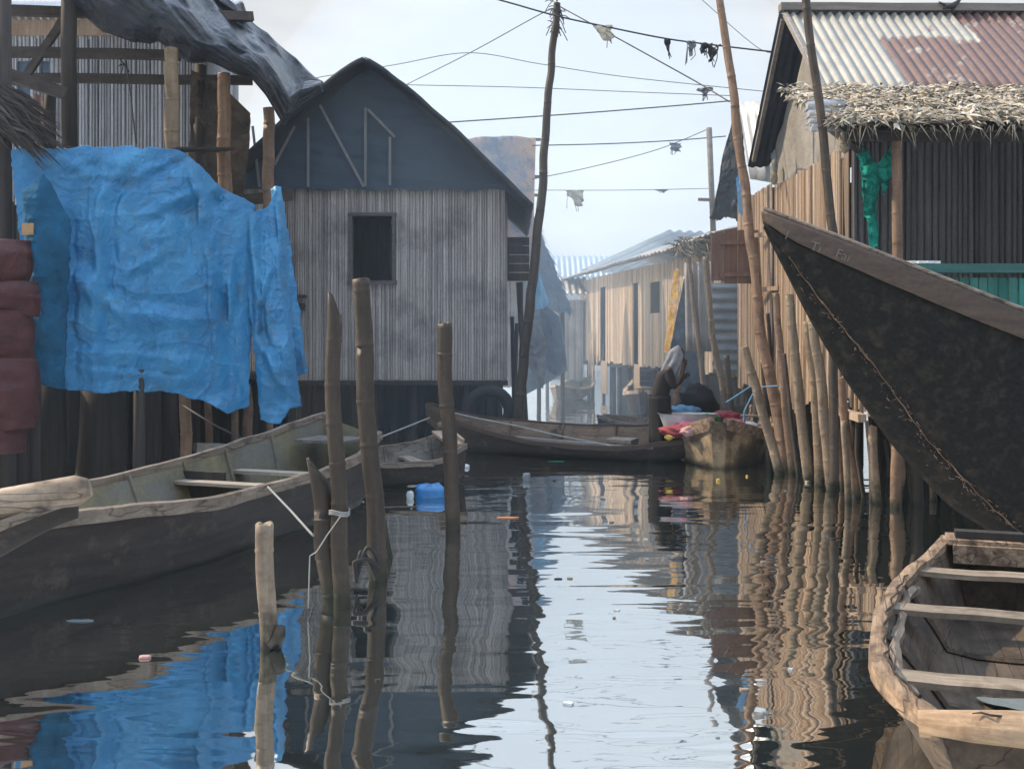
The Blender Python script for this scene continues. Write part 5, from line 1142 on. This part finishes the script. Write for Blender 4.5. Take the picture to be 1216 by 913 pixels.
for side in (1, -1):
    mb = MB(); f0 = band('gu', 'gl', 4, side); 
    mb.grid(lambda u, v: Vector(f0(u, v))+Vector((0, -side*.02, 0)), 80, 5, tint=.5); mb.build('top_plank', W['gunwale_brown'], pr, solid=.05)
    mb = MB(); mb.tube([prp('gu', t, side)+Vector((0, -side*.01, .02)) for t in [i*.05 for i in range(45)]], .022, 6, tint=.9); mb.build('cap_rail', W['gunwale'], pr)
    mb = MB(); pts = []
    for i in range(64):
        t = .12+i*.022; p = prp('ch', t, side); pts.append(p+Vector((0, -side*.025, .01*math.sin(i*1.9))))
    mb.tube(pts, [.003+.010*abs(fbm(i*.9, 2, 1, 2)) for i in range(64)], 5, tint=.1, smooth=False)
    for i in range(380):
        t = rnd(.12, 1.45); p = prp('ch', t, side)+Vector((random.gauss(0, .05), -side*.035, random.gauss(0, .05))); d = Vector((rnd(-1, 1), -side*rnd(0, .3), rnd(-1, .6))).normalized()*rnd(.015, .06); s_ = Vector((.003, 0, .004)); mb.add([p-s_, p+s_, p+d], [(0, 1, 2)], rnd())
    mb.build('seam', W['bamboo_mid'], pr)
# inside decks so the hull is closed at the head
mb = MB(); mb.grid(lambda u, v: prp('gl', u*2.2, 1).lerp(prp('gl', u*2.2, -1), v)+Vector((0, 0, -.05)), 40, 4, tint=.3); mb.build('fore_deck', W['gunwale_brown'], pr)
# tar tuft, scratched letters on the top plank
def letters(txt, px, py, size, slope, t):
    cu = bpy.data.curves.new('letters', 'FONT'); cu.body = txt; cu.size = size; cu.extrude = .002
    ob = bpy.data.objects.new('tmp', cu); COL.objects.link(ob); dg = bpy.context.evaluated_depsgraph_get(); me = bpy.data.meshes.new_from_object(ob.evaluated_get(dg)); bpy.data.objects.remove(ob)
    Yp = AX-.74*(1-math.exp(-t*1.7))-.055
    o = bpy.data.objects.new('lettering', me); COL.objects.link(o); me.materials.clear(); me.materials.append(M_let)
    p = P(px, py, Yp); o.parent = pr; o.location = p-Vector(pr.location); o.rotation_euler = (R(90), -0.0, R(-7)); o.rotation_euler = Matrix.Rotation(R(-7), 3, 'Z') .to_4x4().to_euler(); 
    o.rotation_euler = (Matrix.Rotation(R(-6), 3, 'Z') @ Matrix.Rotation(R(slope), 3, 'Y') @ Matrix.Rotation(R(90), 3, 'X')).to_euler()
M_let = plain('faded chalk paint', (.14, .125, .10), .9)
letters('I', 931, 283, .12, 21, .10); letters('TI', 961, 296, .12, 21, .2); letters('Fan', 991, 305, .12, 21, .3)

# ================================================================== PERSON in the long canoe
def skin(name, verts, edges, radii, mat_, parent=None, rootv=0, sub=2):
    me = bpy.data.meshes.new(name); org = Vector(parent['_org']) if parent is not None else Vector((0, 0, 0))
    me.from_pydata([Vector(v)-org for v in verts], edges, []); me.update()
    o = bpy.data.objects.new(name, me); COL.objects.link(o)
    if parent is not None: o.parent = parent
    sk_ = o.modifiers.new('skin', 'SKIN'); sk_.use_smooth_shade = True
    for i, r in enumerate(radii):
        me.skin_vertices[0].data[i].radius = (r, r) if not isinstance(r, tuple) else r
        me.skin_vertices[0].data[i].use_root = (i == rootv)
    s_ = o.modifiers.new('sub', 'SUBSURF'); s_.levels = sub; s_.render_levels = sub
    me.materials.append(mat_); o['_org'] = tuple(org)
    return o
PB = Vector((X(783, 16.0), 16.0, .05))
def b_(x, y, z): return PB+Vector((x, y, z))
# joints: facing right (+x) with bent head, one hand raised to the face
V = [b_(0, 0, .82), b_(.02, 0, 1.0), b_(.08, 0, 1.18), b_(.14, 0, 1.34), b_(.20, 0, 1.42), b_(.25, 0, 1.49), b_(.29, 0, 1.56),   # 0-6 pelvis..head
     b_(.11, -.17, 1.30), b_(.20, -.22, 1.06), b_(.32, -.15, 1.24), b_(.37, -.07, 1.40),     # 7-10 near arm, hand raised
     b_(.11, .17, 1.30), b_(.20, .22, 1.05), b_(.33, .11, 1.12), b_(.37, .03, 1.22),        # 11-14 far arm
     b_(.0, -.09, .78), b_(.07, -.10, .44), b_(.0, -.10, .07), b_(.15, -.11, .03),           # 15-18
     b_(.0, .09, .78), b_(.05, .10, .44), b_(-.03, .10, .07), b_(.12, .11, .03)]             # 19-22
E = [(0, 1), (1, 2), (2, 3), (3, 4), (4, 5), (5, 6), (3, 7), (7, 8), (8, 9), (9, 10), (3, 11), (11, 12), (12, 13), (13, 14), (0, 15), (15, 16), (16, 17), (17, 18), (0, 19), (19, 20), (20, 21), (21, 22)]
RR = [.13, .12, .13, .12, .055, .085, .09, .065, .048, .036, .034, .065, .048, .036, .034, .09, .062, .042, .03, .09, .062, .042, .03]
pe = root('person', PB, 'person standing in the long canoe, grey white cloth over the head, dark clothes', 'person')
def fingers(V, E, RR, h, d, side):
    d = d.normalized(); s = d.cross(Vector((0, 1, 0))).normalized() if abs(d.y) < .9 else Vector((1, 0, 0)); b = len(V)
    for k in range(4):
        a = V[h]+d*.05+s*(k-1.5)*.018; c = a+d*(.035+.006*(k in (1, 2)))+Vector((0, side*.008, 0)); e = c+d*.02+Vector((.01, side*.02, -.005)); n0 = len(V); V += [a, c, e]; E += [(h, n0), (n0, n0+1), (n0+1, n0+2)]; RR += [.009, .008, .007]
    n0 = len(V); a = V[h]-s*.03+d*.02; V += [a, a+d*.03-s*.012]; E += [(h, n0), (n0, n0+1)]; RR += [.011, .009]
fingers(V, E, RR, 10, Vector((.25, .1, .9)), 1); fingers(V, E, RR, 14, Vector((.8, 0, .4)), -1)
skin('body', V, E, RR, M_skin, pe)
hd = MB(); c_ = b_(.285, 0, 1.565)
def headf(u, v):
    a = u*2*math.pi; b = v*math.pi; d = Vector((math.cos(a)*math.sin(b), math.sin(a)*math.sin(b), math.cos(b))); r = Vector((d.x*.105, d.y*.078, d.z*.125))
    k = max(0, d.x); r.x += .028*math.exp(-((d.y/.16)**2+((d.z+.12)/.18)**2))*k; r.x -= .012*math.exp(-(((abs(d.y)-.36)/.16)**2+((d.z-.08)/.12)**2))*k; r.x += .008*math.exp(-((d.y/.3)**2+((d.z+.48)/.08)**2))*k
    r.y += math.copysign(.016, d.y)*math.exp(-(((abs(d.y)-1)/.15)**2+(d.x/.2)**2+(d.z/.25)**2))
    rot = Matrix.Rotation(R(22), 3, 'Y'); return c_+rot @ r
hd.grid(headf, 36, 24); hd.build('head', M_skin, pe)
# shirt and skirt
Vs = [V[0]+Vector((0, 0, .02)), V[1], V[2], V[3]-Vector((.01, 0, 0)), V[7], V[8], V[11], V[12], V[8].lerp(V[9], .4), V[12].lerp(V[13], .4)]
skin('shirt', Vs, [(0, 1), (1, 2), (2, 3), (3, 4), (4, 5), (3, 6), (6, 7), (5, 8), (7, 9)], [.155, .145, .155, .13, .09, .066, .09, .066, .052, .052], M_shirt, pe)
mb = MB()
mb.grid(lambda u, v: b_(lerp(-.0, .05, v)+(.17+.02*math.sin(u*2*math.pi*5)*v+.02*v)*math.cos(2*math.pi*u), (.18+.03*math.sin(u*2*math.pi*6)*v+.03*v)*math.sin(2*math.pi*u), lerp(.93, .12, v)), 48, 14)
mb.build('skirt', M_trous, pe, solid=.01)
mb = MB()
def scarf(u, v):
    a = lerp(.20, 1.80, u)*math.pi  # open at the face side (+x)
    z = lerp(.15, -.42, v); r = math.sin(math.pi*min(.5, v*1.6+.02)) if v < .3 else 1
    rx = .128*r*(1+.25*max(0, v-.4)); ry = .105*r*(1+.5*max(0, v-.4)); f = 1+.10*math.sin(a*7+v*3)*min(1, v*2)
    p = Vector((math.cos(a)*rx*f-.02-.10*max(0, v-.35), math.sin(a)*ry*f, z)); return c_+Matrix.Rotation(R(12), 3, 'Y') @ p
mb.grid(scarf, 60, 26); mb.build('headcloth', C['grey_white'], pe, solid=.008)

# ================================================================== WIRES
WG = 'overhead wires strung between the poles'
def wire(pts, Y, r, label, m=M_wire, sag=0.):
    mb = MB(); pp = [P(px, py, Y if not isinstance(Y, tuple) else lerp(Y[0], Y[1], i/(len(pts)-1))) for i, (px, py) in enumerate(pts)]
    out_ = []
    n_ = len(pp)-1
    for i, (a, b) in enumerate(zip(pp, pp[1:])):
        p0 = pp[max(0, i-1)]; p3 = pp[min(n_, i+2)]
        for k in range(8):
            t = k/8; out_.append(.5*((2*a)+(b-p0)*t+(2*p0-5*a+4*b-p3)*t*t+(3*a-p0-3*b+p3)*t**3))
    out_.append(pp[-1]); mb.tube(out_, r, 5, tint=.5); tag(mb.build('overhead_wire', m), label, 'wire', WG)
wire([(520, -18), (592, 0), (660, 19), (720, 32), (790, 46), (850, 54), (920, 62), (960, 64)], 17, .014, 'thick dark wire nearest the top, sagging with snagged scraps on it')
wire([(480, 102), (560, 62), (640, 18), (661, 9)], (24, 18.2), .011, 'wire rising diagonally from behind the grey roof to the crooked pole top')
wire([(661, 6), (705, 30), (765, 63), (828, 98), (866, 121)], (18.2, 15.2), .011, 'diagonal wire falling right from the crooked pole top to the brown pole')
wire([(340, 100), (385, 91), (470, 77), (556, 63), (640, 76), (730, 90), (830, 101), (910, 109)], 24, .010, 'faint wire bent like a shallow roof, running across the whole sky')
wire([(478, 101), (620, 104), (740, 109), (870, 114)], 24, .010, 'nearly level faint wire crossing just above the middle of the sky')
wire([(524, 146), (600, 141), (700, 134), (800, 126), (868, 120)], 20, .013, 'dark wire climbing gently to the right toward the brown pole')
wire([(632, 173), (720, 171), (800, 167), (862, 162)], 22, .013, 'dark level wire between the patchwork shack and the thin post')
wire([(632, 213), (700, 199), (780, 178), (842, 153)], 22, .009, 'thin grey wire curving upward right to the thin post top')
wire([(634, 226), (740, 226), (842, 224)], 24, .008, 'faintest and lowest wire, level, with two rags on it')
wire([(828, -5), (900, 57), (930, 62)], 19, .006, 'short thin wire dropping to the gable of the rusty roofed house')
SG = 'scraps snagged on the overhead wires'
def scrap(px, py, Y, w_, h_, m, label, seed):
    mb = MB(); c_ = P(px, py, Y)
    mb.grid(lambda u, v: c_+Vector(((u-.5)*w_*(1-.75*v)+.4*w_*fbm(u*2, v*2, seed, 2)+w_*.3*v*math.sin(seed), .08*fbm(u*3, v*3, seed+4, 2), -v*h_+.15*h_*fbm(u*3+seed, v, 1, 2))), 8, 12)
    for k in range(3):
        a = c_+Vector((rnd(-.4, .4)*w_, 0, 0)); mb.tube([a, a+Vector((rnd(-.05, .05), 0, -h_*rnd(.5, 1))), a+Vector((rnd(-.08, .08), 0, -h_*rnd(1, 1.6)))], .006, 4)
    tag(mb.build('snagged_scrap', m, solid=.004), label, 'scrap', SG)
scrap(716, 30, 17, .32, .26, C['white'], 'cream plastic scrap near the crooked pole on the falling wire', 1)
scrap(792, 46, 17, .10, .22, C['feltdark'], 'little dark rag, leftmost on the thick top wire', 2)
scrap(820, 49, 17, .16, .25, C['greycloth'], 'stringy brown tangle in the middle of the thick top wire', 3)
scrap(836, 52, 17, .14, .16, C['feltdark'], 'dark tangle just left of the black strip on the top wire', 4)
scrap(848, 54, 17, .22, .26, C['black'], 'black hooked strip close to the tall brown pole', 5)
scrap(838, 104, 16, .22, .14, C['greycloth'], 'grey wisp caught low on the falling diagonal wire', 6)
scrap(802, 170, 22, .26, .18, C['greycloth'], 'small grey plastic scrap on the wire left of the thin post', 7)
scrap(682, 226, 24, .45, .36, C['white'], 'pale torn bag flapping on the lowest wire', 8)
scrap(786, 225, 24, .28, .06, C['greycloth'], 'dark sliver on the right part of the lowest wire', 9)
mb = MB()
for i in range(60):
    a = P(661, 12, 18.2)+Vector((rnd(-.06, .06), rnd(-.06, .06), rnd(-.3, .25))); d = Vector((rnd(-.2, .2), rnd(-.1, .1), rnd(-.35, .2))); mb.tube([a, a+d*.5, a+d*.9+Vector((0, 0, -.05))], .008, 4)
tag(mb.build('frayed_binding', W['bamboo_dark']), 'frayed binding of dry strips around the crooked pole top', 'binding')

# ================================================================== DEBRIS
def deb(px, py, w_, d_, h_, m, name, label, cat, seed, rz=0):
    Y = EYE*F/(py-HOR); c_ = Vector((X(px, Y), Y, .0)); mb = MB()
    def fn(u, v):
        a = 2*math.pi*u; b = math.pi*v; x = math.copysign(abs(math.cos(a))**.6, math.cos(a))*math.sin(b)**.5; y = math.copysign(abs(math.sin(a))**.6, math.sin(a))*math.sin(b)**.5
        q = Vector((x*w_/2, y*d_/2, math.cos(b)*h_/2+h_*.3)); q *= 1+.22*fbm(x*2+seed, y*2, b, 2); return c_+Matrix.Rotation(rz, 3, 'Z') @ q
    mb.grid(fn, 18, 10); tag(mb.build(name, m), label, cat)
deb(511, 590, .36, .2, .19, M_bluep, 'jerrycan', 'bright blue plastic can floating left of the straight dark post', 'can', 1)
deb(487, 592, .09, .08, .11, M_tub, 'floating_bottle', 'clear white bottle bobbing left of the blue can', 'bottle', 2)
deb(551, 555, .16, .10, .06, M_white, 'floating_bottle', 'white foam lump floating right of the straight dark post', 'foam', 3)
deb(625, 570, .11, .10, .12, M_film, 'floating_cup', 'silvery cup floating in the mid channel', 'cup', 4)
deb(603, 615, .22, .07, .015, M_orange, 'wrapper', 'orange wrapper floating flat in the mid channel', 'wrapper', 5)
deb(95, 737, .18, .06, .01, M_film, 'plastic_film', 'clear plastic film floating in shade below the big canoe', 'plastic', 6)
deb(172, 781, .07, .04, .02, M_pink, 'floating_scrap', 'tiny pinkish scrap floating in the dark water at lower left', 'scrap', 7)
deb(853, 571, .05, .05, .04, M_yel, 'floating_peel', 'small yellow peel floating in front of the cargo boat', 'peel', 8)
deb(887, 566, .03, .03, .03, M_yel, 'floating_peel', 'tiny yellow peel floating right of the cargo boat bow', 'peel', 9)
deb(1170, 757, .01, .01, .01, M_white, 'foam_fleck', 'tiny white fleck inside the weathered boat', 'fleck', 10) if False else None
deb(660, 548, .26, .05, .01, M_grn, 'floating_scrap', 'thin green scrap floating beneath the long dark canoe', 'scrap', 11)
deb(490, 577, .40, .06, .02, M_tub, 'plastic_film', 'pale strip of film floating under the small grey canoe', 'plastic', 12)
deb(325, 760, .03, .03, .02, M_white, 'foam_fleck', 'white fleck touching the pale short post foot', 'fleck', 13)
fl = None
for i in range(20):
    px, py = rnd(430, 1010), 560+300*rnd()**1.6
    Y = EYE*F/(py-HOR); c_ = Vector((X(px, Y), Y, .006)); mb = MB(); n_ = random.choice((5, 6, 7)); rr = rnd(.012, .035)
    ring = [c_+Vector((rr*rnd(.6, 1.3)*math.cos(6.283*k/n_), rr*rnd(.4, .9)*math.sin(6.283*k/n_), rnd(0, .006))) for k in range(n_)]
    mb.add(ring+[v-Vector((0, 0, .012)) for v in ring], [tuple(range(n_)), tuple(range(2*n_-1, n_-1, -1))]+[(k, (k+1) % n_, n_+(k+1) % n_, n_+k) for k in range(n_)])
    tag(mb.build('floating_fleck', (M_film, W['gunwale_pale'], M_tub, W['dark_wood'])[i % 4]), 'tiny fleck of litter floating on the open canal water', 'litter', 'tiny flecks of litter floating on the open water')
for o in list(bpy.data.objects):
    for k in ('_org', '_local', '_len'):
        if k in o: del o[k]
